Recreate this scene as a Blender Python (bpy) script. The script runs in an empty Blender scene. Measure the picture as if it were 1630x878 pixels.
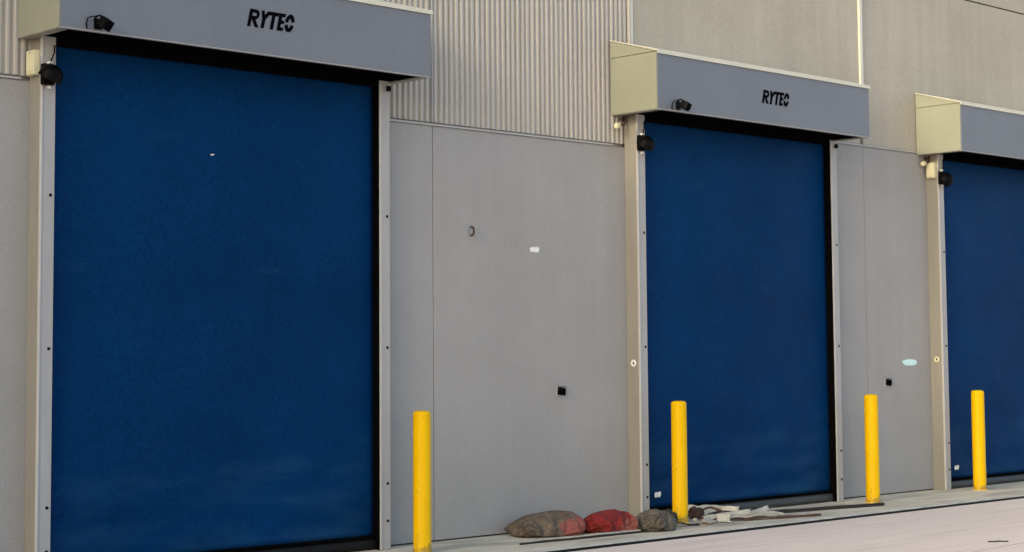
import bpy, bmesh, math, random
from mathutils import Vector, Matrix, noise

scene = bpy.context.scene
COL = scene.collection

# ------------------------------------------------------------------ camera
YAW, PITCH, ROLL = 0.7566, 0.0725, -0.007
fw = Vector((math.sin(YAW)*math.cos(PITCH), math.cos(YAW)*math.cos(PITCH), math.sin(PITCH)))
rt = Vector((math.cos(YAW), -math.sin(YAW), 0)); up = rt.cross(fw)
r2 = math.cos(ROLL)*rt + math.sin(ROLL)*up
u2 = -math.sin(ROLL)*rt + math.cos(ROLL)*up
cam_d = bpy.data.cameras.new('camera'); cam = bpy.data.objects.new('camera', cam_d); COL.objects.link(cam)
m = Matrix((r2, u2, -fw)).transposed().to_4x4(); m.translation = (-5.6651, -10.5474, 1.4809)
cam.matrix_world = m
cam_d.sensor_fit = 'HORIZONTAL'; cam_d.sensor_width = 36.0
cam_d.lens = 36.0*2781.86/1630
cam_d.shift_x = (815-790.09)/1630; cam_d.shift_y = -(439-361.32)/1630
cam_d.clip_end = 3000
scene.camera = cam

# ------------------------------------------------------------------ sky, sun, exposure
SUN_DIR = Vector((-1.0, -0.08, 0.36)).normalized()          # towards the sun
SUN_EL = math.asin(SUN_DIR.z)
SUN_AZ = math.atan2(SUN_DIR.x, SUN_DIR.y)
world = bpy.data.worlds.new('World'); scene.world = world; world.use_nodes = True
nt = world.node_tree
sky = nt.nodes.new('ShaderNodeTexSky'); sky.sky_type = 'NISHITA'; sky.sun_disc = False
sky.sun_elevation = SUN_EL; sky.sun_rotation = SUN_AZ
sky.air_density = 1.0; sky.dust_density = 3.2; sky.ozone_density = 1.0
bg = nt.nodes['Background']; bg.inputs['Strength'].default_value = 0.15
nt.links.new(sky.outputs[0], bg.inputs['Color'])
sun_d = bpy.data.lights.new('sun', 'SUN'); sun_d.energy = 0.75; sun_d.angle = math.radians(11); sun_d.color = (1.0, 0.87, 0.62)
sun = bpy.data.objects.new('sun', sun_d); COL.objects.link(sun)
sun.rotation_euler = SUN_DIR.to_track_quat('Z', 'Y').to_euler(); sun.location = (-10, -5, 12)
vs = scene.view_settings
vs.view_transform = 'Standard'; vs.look = 'None'; vs.exposure = 1.38; vs.gamma = 1.0; vs.use_curve_mapping = False

# ------------------------------------------------------------------ materials
def mat(name, col, rough=0.6, var=0.1, vscale=3.0, bump=0.0, bscale=200.0, metal=0.0, col2=None, spec=0.5,
        stretch=(1, 1, 1), fine=0.0, fscale=120.0):
    m = bpy.data.materials.new(name); m.use_nodes = True
    n = m.node_tree.nodes; l = m.node_tree.links; b = n['Principled BSDF']
    b.inputs['Roughness'].default_value = rough; b.inputs['Metallic'].default_value = metal
    b.inputs['Specular IOR Level'].default_value = spec
    tc = n.new('ShaderNodeTexCoord'); mp = n.new('ShaderNodeMapping'); mp.inputs['Scale'].default_value = stretch
    l.new(tc.outputs['Object'], mp.inputs['Vector'])
    nz = n.new('ShaderNodeTexNoise'); nz.inputs['Scale'].default_value = vscale; nz.inputs['Detail'].default_value = 7
    nz.inputs['Roughness'].default_value = 0.62
    l.new(mp.outputs[0], nz.inputs['Vector'])
    rp = n.new('ShaderNodeValToRGB'); rp.color_ramp.elements[0].position = 0.3; rp.color_ramp.elements[1].position = 0.7
    c = Vector(col); a = col2 if col2 else tuple(c*(1-var))
    bb = tuple(min(1, x*(1+var)) for x in col) if not col2 else col
    rp.color_ramp.elements[0].color = (*a, 1); rp.color_ramp.elements[1].color = (*bb, 1)
    l.new(nz.outputs['Fac'], rp.inputs['Fac'])
    out = rp.outputs['Color']
    if fine > 0:
        n2 = n.new('ShaderNodeTexNoise'); n2.inputs['Scale'].default_value = fscale; n2.inputs['Detail'].default_value = 3
        l.new(tc.outputs['Object'], n2.inputs['Vector'])
        mr = n.new('ShaderNodeMapRange'); mr.inputs[1].default_value = 0.3; mr.inputs[2].default_value = 0.7
        mr.inputs[3].default_value = 1-fine; mr.inputs[4].default_value = 1+fine
        l.new(n2.outputs['Fac'], mr.inputs[0])
        hs = n.new('ShaderNodeVectorMath'); hs.operation = 'SCALE'
        l.new(out, hs.inputs[0]); l.new(mr.outputs[0], hs.inputs['Scale']); out = hs.outputs[0]
    l.new(out, b.inputs['Base Color'])
    if bump > 0:
        n3 = n.new('ShaderNodeTexNoise'); n3.inputs['Scale'].default_value = bscale; n3.inputs['Detail'].default_value = 4
        l.new(tc.outputs['Object'], n3.inputs['Vector'])
        bp = n.new('ShaderNodeBump'); bp.inputs['Strength'].default_value = bump; bp.inputs['Distance'].default_value = 0.004
        l.new(n3.outputs['Fac'], bp.inputs['Height']); l.new(bp.outputs[0], b.inputs['Normal'])
    return m

M = {}
M['stucco']   = mat('stucco', (.298, .289, .274), .8, .06, 1.2, bump=.5, bscale=60, fine=.075, fscale=60)
M['stucco_up'] = mat('stucco_up', (.365, .335, .265), .75, .13, .45, bump=.55, bscale=50, fine=.07, fscale=50)
M['corr']     = mat('corrugated_paint', (.41, .385, .335), .5, .05, 2.0)
M['trim']     = mat('pale_trim', (.60, .57, .48), .5, .06)
M['lip']      = mat('column_lip', (.46, .445, .41), .5, .08, 6)
M['flash']    = mat('flashing', (.38, .375, .36), .5, .05)
M['hood']     = mat('hood_paint', (.135, .146, .168), .5, .04, 1.5, fine=.03, fscale=40)
M['hoodside'] = mat('hood_end_warm_lit', (.265, .275, .200), .5, .05, 3, bump=.15, bscale=80, fine=.05, fscale=90)  # warm light on the hood ends is mixed into this colour
M['cap']      = mat('hood_cap', (.55, .53, .43), .5, .05)
M['col']      = mat('column_galvanised', (.33, .325, .315), .5, .06, 4, stretch=(3, 3, .6))
M['colside']  = mat('column_beige_warm_lit', (.265, .25, .205), .55, .06, 4, stretch=(3, 3, .6))  # beige holds the warmer light that falls on the column sides
M['black']    = mat('black_rubber', (.006, .006, .006), .6, .15, spec=.15)
M['black_and_shade']   = mat('black_parts_and_shade', (.003, .003, .003), .9, .1, spec=.0)  # for black parts, and for shade painted under the hoods
M['plastic']  = mat('black_plastic', (.003, .003, .003), .45, .1, spec=.06)
M['letter']   = mat('black_vinyl', (.003, .003, .004), .6, .05, spec=.0)
M['seal']     = mat('grey_vinyl_seal', (.032, .036, .038), .6, .3, 9, stretch=(1, 4, 6))
M['whitep']   = mat('white_plastic', (.75, .75, .72), .4, .04)
M['beigebox'] = mat('beige_box', (.66, .62, .40), .5, .06, 12)
M['steel']    = mat('steel_plate', (.30, .31, .32), .4, .08, 8, metal=.5)
M['rust']     = mat('rusty_iron', (.075, .036, .020), .85, .4, 25)
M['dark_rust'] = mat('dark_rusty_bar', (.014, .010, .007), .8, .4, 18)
M['wood']     = mat('weathered_wood', (.30, .24, .16), .8, .25, 14, stretch=(1, 6, 6))
M['paper']    = mat('torn_plastic', (.50, .465, .35), .6, .22, 18, bump=.3, bscale=60)
M['palestrip'] = mat('pale_strip', (.40, .37, .29), .6, .25, 12)
M['roof']     = mat('roof_membrane', (.35, .35, .34), .8, .08)
M['cyan']     = mat('reflective_sticker', (.55, .80, .80), .25, .1, 40)
M['cavity']   = mat('dark_interior', (.012, .012, .012), .9, .1)
M['darkrag']  = mat('dark_rag', (.03, .024, .018), .9, .5, 20, bump=.4, bscale=50)
M['crumble']  = mat('broken_brown', (.065, .032, .022), .9, .5, 30)

def add_streaks(m, amt):
    n = m.node_tree.nodes; l = m.node_tree.links; b = n['Principled BSDF']
    src = b.inputs['Base Color'].links[0].from_socket
    tc = n.new('ShaderNodeTexCoord'); mp = n.new('ShaderNodeMapping'); mp.inputs['Scale'].default_value = (5, 1, .22)
    nz = n.new('ShaderNodeTexNoise'); nz.inputs['Scale'].default_value = 1.6; nz.inputs['Detail'].default_value = 5
    l.new(tc.outputs['Object'], mp.inputs[0]); l.new(mp.outputs[0], nz.inputs['Vector'])
    mr = n.new('ShaderNodeMapRange'); mr.inputs[1].default_value = .35; mr.inputs[2].default_value = .7; mr.inputs[3].default_value = 1+amt; mr.inputs[4].default_value = 1-amt
    l.new(nz.outputs['Fac'], mr.inputs[0])
    sc_ = n.new('ShaderNodeVectorMath'); sc_.operation = 'SCALE'; l.new(src, sc_.inputs[0]); l.new(mr.outputs[0], sc_.inputs['Scale'])
    l.new(sc_.outputs[0], b.inputs['Base Color'])
add_streaks(M['stucco'], .022); add_streaks(M['stucco_up'], .05); add_streaks(M['colside'], .05); add_streaks(M['hood'], .02); add_streaks(M['corr'], .03)
def apron_mat():
    m = mat('apron_concrete', (.55, .50, .375), .85, .2, 1.6, bump=.3, bscale=60, fine=.12, fscale=40, stretch=(.6, 2.2, 1))
    n = m.node_tree.nodes; l = m.node_tree.links; b = n['Principled BSDF']
    src = b.inputs['Base Color'].links[0].from_socket
    tc = n.new('ShaderNodeTexCoord'); mp = n.new('ShaderNodeMapping'); mp.inputs['Scale'].default_value = (.7, 2.6, 1); mp.inputs['Location'].default_value = (3.1, .4, 0)
    nz = n.new('ShaderNodeTexNoise'); nz.inputs['Scale'].default_value = 1.5; nz.inputs['Detail'].default_value = 8
    l.new(tc.outputs['Object'], mp.inputs[0]); l.new(mp.outputs[0], nz.inputs['Vector'])
    mr = n.new('ShaderNodeMapRange'); mr.inputs[1].default_value = .5; mr.inputs[2].default_value = .68; mr.inputs[3].default_value = 0; mr.inputs[4].default_value = .6
    l.new(nz.outputs['Fac'], mr.inputs[0])
    mx = n.new('ShaderNodeMix'); mx.data_type = 'RGBA'
    l.new(mr.outputs[0], mx.inputs[0]); l.new(src, mx.inputs[6]); mx.inputs[7].default_value = (.20, .185, .15, 1)
    l.new(mx.outputs[2], b.inputs['Base Color'])
    return m
M['apron'] = apron_mat()
M['edge'] = mat('apron_edge_paint', (.50, .49, .42), .8, .25, 6, fine=.1, fscale=60)

def yard_mat():
    m = mat('yard_concrete', (.70, .585, .49), .85, .07, .5, bump=.25, bscale=70, fine=.06, fscale=30, stretch=(.5, 1.2, 1))
    n = m.node_tree.nodes; l = m.node_tree.links; b = n['Principled BSDF']
    src = b.inputs['Base Color'].links[0].from_socket
    tc = n.new('ShaderNodeTexCoord'); mp = n.new('ShaderNodeMapping')
    mp.inputs['Rotation'].default_value = (0, 0, .76); mp.inputs['Scale'].default_value = (.5, 9, 1)
    nz = n.new('ShaderNodeTexNoise'); nz.inputs['Scale'].default_value = 1.1; nz.inputs['Detail'].default_value = 6
    l.new(tc.outputs['Object'], mp.inputs[0]); l.new(mp.outputs[0], nz.inputs['Vector'])
    mr = n.new('ShaderNodeMapRange'); mr.inputs[1].default_value = .52; mr.inputs[2].default_value = .72; mr.inputs[3].default_value = 0; mr.inputs[4].default_value = .55
    l.new(nz.outputs['Fac'], mr.inputs[0])
    mx = n.new('ShaderNodeMix'); mx.data_type = 'RGBA'
    l.new(mr.outputs[0], mx.inputs[0]); l.new(src, mx.inputs[6]); mx.inputs[7].default_value = (.50, .425, .36, 1)
    l.new(mx.outputs[2], b.inputs['Base Color'])
    return m
M['yard'] = yard_mat()

def curtain_mat():
    m = mat('blue_curtain', (.0, .0245, .090), .5, .20, .8, bump=.3, bscale=80, fine=.18, fscale=48, spec=.04)
    n = m.node_tree.nodes; l = m.node_tree.links; b = n['Principled BSDF']
    src = b.inputs['Base Color'].links[0].from_socket
    tc = n.new('ShaderNodeTexCoord'); nz = n.new('ShaderNodeTexNoise'); nz.inputs['Scale'].default_value = 1.6; nz.inputs['Detail'].default_value = 8; nz.inputs['Roughness'].default_value = .6
    mp = n.new('ShaderNodeMapping'); mp.inputs['Scale'].default_value = (.8, 1, 2.6); l.new(tc.outputs['Object'], mp.inputs[0]); l.new(mp.outputs[0], nz.inputs['Vector'])
    sx = n.new('ShaderNodeSeparateXYZ'); l.new(tc.outputs['Object'], sx.inputs[0])
    zr = n.new('ShaderNodeMapRange'); zr.inputs[1].default_value = 1.4; zr.inputs[2].default_value = .1; zr.inputs[3].default_value = .0; zr.inputs[4].default_value = .24
    l.new(sx.outputs['Z'], zr.inputs[0])
    ad = n.new('ShaderNodeMath'); ad.operation = 'ADD'; l.new(nz.outputs['Fac'], ad.inputs[0]); l.new(zr.outputs[0], ad.inputs[1])
    mr = n.new('ShaderNodeMapRange'); mr.inputs[1].default_value = .64; mr.inputs[2].default_value = .90; mr.inputs[3].default_value = 0; mr.inputs[4].default_value = .45
    l.new(ad.outputs[0], mr.inputs[0])
    mx = n.new('ShaderNodeMix'); mx.data_type = 'RGBA'
    l.new(mr.outputs[0], mx.inputs[0]); l.new(src, mx.inputs[6]); mx.inputs[7].default_value = (.014, .062, .135, 1)
    l.new(mx.outputs[2], b.inputs['Base Color'])
    return m
M['curtain'] = curtain_mat()

def yellow_mat():
    m = mat('yellow_paint', (.72, .425, .0), .42, .04, 4, spec=.1, bump=.05, bscale=40)
    n = m.node_tree.nodes; l = m.node_tree.links; b = n['Principled BSDF']
    src = b.inputs['Base Color'].links[0].from_socket
    tc = n.new('ShaderNodeTexCoord'); nz = n.new('ShaderNodeTexNoise'); nz.inputs['Scale'].default_value = 16; nz.inputs['Detail'].default_value = 9
    l.new(tc.outputs['Object'], nz.inputs['Vector'])
    mr = n.new('ShaderNodeMapRange'); mr.inputs[1].default_value = .66; mr.inputs[2].default_value = .70; mr.inputs[3].default_value = 0; mr.inputs[4].default_value = .5
    l.new(nz.outputs['Fac'], mr.inputs[0])
    mx = n.new('ShaderNodeMix'); mx.data_type = 'RGBA'
    l.new(mr.outputs[0], mx.inputs[0]); l.new(src, mx.inputs[6]); mx.inputs[7].default_value = (.40, .24, .02, 1)
    sx = n.new('ShaderNodeSeparateXYZ'); l.new(tc.outputs['Object'], sx.inputs[0])
    n5 = n.new('ShaderNodeTexNoise'); n5.inputs['Scale'].default_value = 11; n5.inputs['Detail'].default_value = 7; l.new(tc.outputs['Object'], n5.inputs['Vector'])
    zr = n.new('ShaderNodeMapRange'); zr.inputs[1].default_value = .16; zr.inputs[2].default_value = 0; zr.inputs[3].default_value = 0; zr.inputs[4].default_value = .42; l.new(sx.outputs['Z'], zr.inputs[0])
    ad = n.new('ShaderNodeMath'); ad.operation = 'ADD'; l.new(n5.outputs['Fac'], ad.inputs[0]); l.new(zr.outputs[0], ad.inputs[1])
    gr = n.new('ShaderNodeMapRange'); gr.inputs[1].default_value = .66; gr.inputs[2].default_value = .80; gr.inputs[3].default_value = 0; gr.inputs[4].default_value = .6; l.new(ad.outputs[0], gr.inputs[0])
    m2 = n.new('ShaderNodeMix'); m2.data_type = 'RGBA'; l.new(gr.outputs[0], m2.inputs[0]); l.new(mx.outputs[2], m2.inputs[6]); m2.inputs[7].default_value = (.16, .12, .05, 1)
    l.new(m2.outputs[2], b.inputs['Base Color'])
    return m
M['yellow'] = yellow_mat()
M['palecap'] = mat('sun_faded_yellow', (.88, .62, .12), .4, .06, 10)

def bag_mat(name, base, base2, patch, cx, sgn, amount):
    m = mat(name, base, .9, .3, 11, bump=.8, bscale=40, col2=base2, fine=.25, fscale=45)
    n = m.node_tree.nodes; l = m.node_tree.links; b = n['Principled BSDF']
    src = b.inputs['Base Color'].links[0].from_socket
    tc = n.new('ShaderNodeTexCoord'); nz = n.new('ShaderNodeTexNoise'); nz.inputs['Scale'].default_value = 8; nz.inputs['Detail'].default_value = 7
    l.new(tc.outputs['Object'], nz.inputs['Vector'])
    sx = n.new('ShaderNodeSeparateXYZ'); l.new(tc.outputs['Object'], sx.inputs[0])
    # patch grows along x past cx, ragged by noise
    f = n.new('ShaderNodeMath'); f.operation = 'SUBTRACT'; l.new(sx.outputs['X'], f.inputs[0]); f.inputs[1].default_value = cx
    g = n.new('ShaderNodeMath'); g.operation = 'MULTIPLY'; l.new(f.outputs[0], g.inputs[0]); g.inputs[1].default_value = sgn
    h = n.new('ShaderNodeMath'); h.operation = 'MULTIPLY_ADD'; l.new(nz.outputs['Fac'], h.inputs[0]); h.inputs[1].default_value = .75; l.new(g.outputs[0], h.inputs[2])
    zz = n.new('ShaderNodeMath'); zz.operation = 'MULTIPLY_ADD'; l.new(sx.outputs['Z'], zz.inputs[0]); zz.inputs[1].default_value = -.9; l.new(h.outputs[0], zz.inputs[2]); h = zz
    mr = n.new('ShaderNodeMapRange'); mr.inputs[1].default_value = .24; mr.inputs[2].default_value = .36; mr.inputs[3].default_value = 0; mr.inputs[4].default_value = amount
    l.new(h.outputs[0], mr.inputs[0])
    mx = n.new('ShaderNodeMix'); mx.data_type = 'RGBA'
    l.new(mr.outputs[0], mx.inputs[0]); l.new(src, mx.inputs[6]); mx.inputs[7].default_value = (*patch, 1)
    l.new(mx.outputs[2], b.inputs['Base Color'])
    return m
M['bag_brown'] = bag_mat('brown_burlap', (.155, .118, .078), (.045, .034, .022), (.25, .06, .045), .06, 1, .8)
M['bag_red'] = bag_mat('red_bag', (.23, .009, .006), (.075, .006, .005), (.22, .09, .065), .12, 1, .6)
M['bag_grey'] = bag_mat('grey_burlap', (.125, .108, .080), (.04, .034, .025), (.09, .075, .055), .05, 1, .5)

# ------------------------------------------------------------------ helpers
def bx(bm, x0, x1, y0, y1, z0, z1, bev=0.0):
    vs_ = [bm.verts.new(p) for p in ((x0,y0,z0),(x1,y0,z0),(x1,y1,z0),(x0,y1,z0),(x0,y0,z1),(x1,y0,z1),(x1,y1,z1),(x0,y1,z1))]
    fs = [bm.faces.new([vs_[i] for i in q]) for q in ((3,2,1,0),(4,5,6,7),(0,1,5,4),(1,2,6,5),(2,3,7,6),(3,0,4,7))]
    if bev:
        es = list({e for f in fs for e in f.edges})
        bmesh.ops.bevel(bm, geom=es, offset=bev, segments=2, affect='EDGES', profile=.7)
    return bm
def box(x0, x1, y0, y1, z0, z1, bev=0.0): return bx(bmesh.new(), x0, x1, y0, y1, z0, z1, bev)
def lathe(bm, prof, seg=32, axis=Matrix.Identity(4)):
    rings = []
    for r, z in prof:
        if r < 1e-6: rings.append([bm.verts.new(axis @ Vector((0,0,z)))])
        else: rings.append([bm.verts.new(axis @ Vector((r*math.cos(2*math.pi*k/seg), r*math.sin(2*math.pi*k/seg), z))) for k in range(seg)])
    for a, b in zip(rings, rings[1:]):
        for k in range(seg):
            k2 = (k+1) % seg
            q = [a[k % len(a)], a[k2 % len(a)], b[k2 % len(b)], b[k % len(b)]]
            u = []
            for v in q:
                if v not in u: u.append(v)
            if len(u) > 2: bm.faces.new(u)
    return bm
def tube(bm, pts, r, seg=8, cap=True):
    pts = [Vector(p) for p in pts]; rings = []
    for i, p in enumerate(pts):
        d = (pts[min(i+1, len(pts)-1)]-pts[max(i-1, 0)]).normalized()
        s = d.orthogonal().normalized() if i == 0 else (s - d*s.dot(d)).normalized()
        t = d.cross(s)
        rr = r[i] if isinstance(r, (list, tuple)) else r
        rings.append([bm.verts.new(p + rr*(math.cos(2*math.pi*k/seg)*s + math.sin(2*math.pi*k/seg)*t)) for k in range(seg)])
    for a, b in zip(rings, rings[1:]):
        for k in range(seg): bm.faces.new((a[k], a[(k+1)%seg], b[(k+1)%seg], b[k]))
    if cap: bm.faces.new(rings[0][::-1]); bm.faces.new(rings[-1])
    return bm
def obj(name, bm, m, parent=None, loc=(0,0,0), smooth=False, label=None, rot=None):
    me = bpy.data.meshes.new(name)
    bmesh.ops.recalc_face_normals(bm, faces=bm.faces[:])
    bm.to_mesh(me); bm.free()
    if smooth:
        me.shade_smooth() if hasattr(me, 'shade_smooth') else [setattr(p, 'use_smooth', True) for p in me.polygons]
        if smooth == 'auto':
            me.set_sharp_from_angle(angle=math.radians(35))
    for mm in (m if isinstance(m, list) else [m]): me.materials.append(M[mm])
    o = bpy.data.objects.new(name, me); COL.objects.link(o)
    o.parent = parent; o.location = loc
    if rot: o.rotation_euler = rot
    if label: o['label'] = label
    return o
def tag(o, label, cat=None, group=None, kind=None):
    if label: o['label'] = label
    if cat: o['category'] = cat
    if group: o['group'] = group
    if kind: o['kind'] = kind
    return o
def thing(name, label, cat, loc=(0,0,0), rot=(0,0,0), group=None):
    o = bpy.data.objects.new(name, None); o.empty_display_size = .2; COL.objects.link(o)
    o.location = loc; o.rotation_euler = rot
    return tag(o, label, cat, group)

# ------------------------------------------------------------------ ground
bm = bmesh.new()
bx(bm, -400, 600, -400, -1.112, -.4, -.024)
tag(obj('yard', bm, 'yard'), 'pale pinkish concrete yard in front of the apron', 'ground', kind='structure')
tag(obj('ground', box(-401, 601, -1.1115, 500, -.42, -.13), 'apron'), 'ground under and behind the warehouse', 'ground', kind='structure')
ap = tag(obj('apron', box(-12, 22, -1.035, .11, -.12, 0), 'apron'), 'weathered greenish concrete apron strip along the warehouse wall', 'pavement', kind='structure')
obj('edge_strip', box(-12, 22, -1.098, -1.0365, -.12, .004, .004), 'edge', ap)
bm = box(-12, 22, -1.111, -1.0985, -.12, -.005)
obj('joint', bm, 'black', ap)

# ------------------------------------------------------------------ warehouse
H, D, L, HT, HB = 3.6, 0.557, 3.168, 0.505, 0.665
wh = thing('warehouse', 'long grey warehouse wall with stucco panels and ribbed cladding', 'building', (0, 0, 0))
def panel(x0, x1, z0, z1, mt, y0=0.0, y1=.1, name='wall_panel'):
    return obj(name, box(x0, x1, y0, y1, z0, z1, .004), mt, wh)
obj('core', box(-12, 22, .14, 14, 0, 7.3), 'cavity', wh)
obj('roof', box(-12.1, 22.1, .02, 14.1, 7.3, 7.45), 'roof', wh)
obj('parapet_cap', box(-12.1, 22.1, -.03, .14, 7.455, 7.5, .006), 'flash', wh)
obj('end_wall', box(-12.1, -12.005, .0, 14.1, 0, 7.29), 'stucco', wh)
obj('end_wall', box(22.005, 22.1, .0, 14.1, 0, 7.29), 'stucco', wh)
obj('back_wall', box(-12, 22, 14.005, 14.1, 0, 7.29), 'stucco', wh)
ZL, ZR = 3.318, 3.607
BASE = .012
for x0, x1 in ((-12, -7.2), (-7.195, -2.4), (-2.395, .15), (2.95, 3.587), (3.594, 5.93)):
    panel(x0, x1, BASE, ZL, 'stucco')
for x0, x1 in ((8.82, 9.551), (9.557, 10.77), (13.68, 14.8), (14.806, 18), (18.006, 21.99)):
    panel(x0, x1, BASE, ZR, 'stucco')
for x0, x1 in ((-12, -.05), (3.13, 5.72)):
    obj('ledge_flashing', box(x0, x1, -.012, .05, ZL+.004, ZL+.02, .003), 'flash', wh)
for x0, x1 in ((9.05, 10.54), (13.75, 21.9)):
    obj('ledge_flashing', box(x0, x1, -.012, .05, ZR+.004, ZR+.02, .003), 'flash', wh)
def corrugated(x0, x1, z0, z1, pitch=.0585):
    bm = bmesh.new(); prof = []
    x = x0; yb, yf = .034, .008; rr = random.Random(int(x0*10)+77)
    while x < x1-1e-4:
        yb = .030+rr.uniform(-.002, .002); yf = .008+rr.uniform(-.0025, .0025)
        for dx, y in ((0, yb), (.30, yb), (.42, yf+.003), (.50, yf), (.80, yf), (.88, yf+.003)):
            if x+dx*pitch < x1: prof.append((x+dx*pitch, y))
        x += pitch
    prof.append((x1, yb))
    lo = [bm.verts.new((p[0], p[1], z0)) for p in prof]; hi = [bm.verts.new((p[0], p[1], z1)) for p in prof]
    for i in range(len(prof)-1): bm.faces.new((lo[i], lo[i+1], hi[i+1], hi[i]))
    return bm
for x0, x1 in ((-12, -7.2), (-7.2, -2.4), (-2.4, 3.588), (3.6, 5.975)):
    obj('ribbed_sheet', corrugated(x0, x1, ZL+.034, 7.3), 'corr', wh)
obj('backing', box(-12, 5.98, .05, .12, ZL+.01, 7.29), 'corr', wh)
obj('sheet_joint', box(3.5895, 3.5985, .004, .045, ZL+.034, 7.29), 'flash', wh)
obj('corner_trim', box(5.978, 6.012, -.004, .11, ZL+.03, 7.29, .004), 'trim', wh)
obj('corner_trim', box(5.955, 5.970, -.012, .03, ZL+.5, 7.29, .004), 'corr', wh)
for x0, x1 in ((6.022, 9.521), (9.573, 13.6), (13.61, 17.6), (17.61, 21.99)):
    panel(x0, x1, ZR+.024, 5.428, 'stucco_up', .006, .11, 'upper_panel')
    panel(x0, x1, 5.444, 7.29, 'stucco_up', .006, .11, 'upper_panel')
for x in (9.547,):
    obj('joint_trim', box(x-.024, x+.024, -.018, .1, 4.0, 7.29, .004), 'trim', wh)
obj('base_flashing', box(2.95, 5.86, .03, .1, .001, .0115), 'black', wh)
obj('base_flashing', box(8.82, 10.72, .03, .1, .001, .0115), 'black', wh)

# unseen block added outside the frame at left to shade the low raking sun
wg = thing('sun_blocker', 'unseen grey block added at the left to shade the low sun', 'building', (-20, 0, 0))
obj('wall', box(-8, 4, -4.6, 16, 0, 11.5), 'stucco', wg)
obj('roof', box(-8.1, 4.1, -4.7, 16.1, 11.51, 11.7), 'roof', wg)
obj('blocker_gate', box(-5, -1, -4.68, -4.601, 0, 4.2, .01), 'hood', wg)

# ------------------------------------------------------------------ roll-up doors
def letter_shapes():
    def arc(cx, cy, rx, ry, a0, a1, n):
        return [(cx+rx*math.cos(math.radians(a0+(a1-a0)*i/n)), cy+ry*math.sin(math.radians(a0+(a1-a0)*i/n))) for i in range(n+1)]
    def strip(o, i): return [[o[k], o[k+1], i[k+1], i[k]] for k in range(len(o)-1)]
    R = [[(0,0),(.23,0),(.23,.42),(.23,.62),(.23,.80),(.23,1),(0,1)]]
    o = [(.23,1)]+arc(.46,.71,.30,.29,90,-90,12)+[(.23,.42)]
    i = [(.23,.80)]+arc(.46,.71,.11,.09,90,-90,12)+[(.23,.62)]
    R += strip(o, i) + [[(.26,.419),(.52,.419),(.84,0),(.57,0)]]
    Y = [[(.86,1),(1.09,1),(1.15,.74),(1.36,1),(1.49,1),(1.49,.78),(1.25,.5),(1.25,0),(1.01,0),(1.01,.5)]]
    T = [[(1.50,1),(2.20,1),(2.20,.79),(1.95,.79),(1.95,0),(1.71,0),(1.71,.79),(1.50,.79)]]
    E_ = [[(2.23,1),(2.74,1),(2.70,.8),(2.47,.8),(2.47,.6),(2.62,.6),(2.72,.5),(2.66,.4),(2.47,.4),(2.47,.2),(2.72,.2),(2.68,0),(2.23,0)]]
    C = strip(arc(3.12,.5,.36,.52,12,175,12), arc(3.12,.5,.12,.27,12,175,12))
    C += strip(arc(3.12,.5,.36,.52,195,345,12), arc(3.12,.5,.12,.27,195,345,12))
    return [R, Y, T, E_, C]
LET = letter_shapes()
def letter_bm(polys, x0, y, z0, h):
    bm = bmesh.new()
    for p in polys:
        c = [bm.verts.new((x0+(q[0]*.90+q[1]*.22)*h, y, z0+q[1]*h)) for q in p]
        bm.faces.new(c)
    bmesh.ops.remove_doubles(bm, verts=bm.verts[:], dist=1e-5)
    r = bmesh.ops.extrude_face_region(bm, geom=bm.faces[:])
    bmesh.ops.translate(bm, verts=[v for v in r['geom'] if isinstance(v, bmesh.types.BMVert)], vec=(0, -.003, 0))
    return bm

def screw_bm(x, y, z, nrm='y'):
    ax = Matrix.Translation((x, y, z)) @ (Matrix.Rotation(math.pi/2, 4, 'X') if nrm == 'y' else Matrix.Rotation(-math.pi/2, 4, 'Y'))
    return lathe(bmesh.new(), [(0, 0), (.011, 0), (.011, .003), (.008, .007), (0, .008)], 12, ax)

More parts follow.
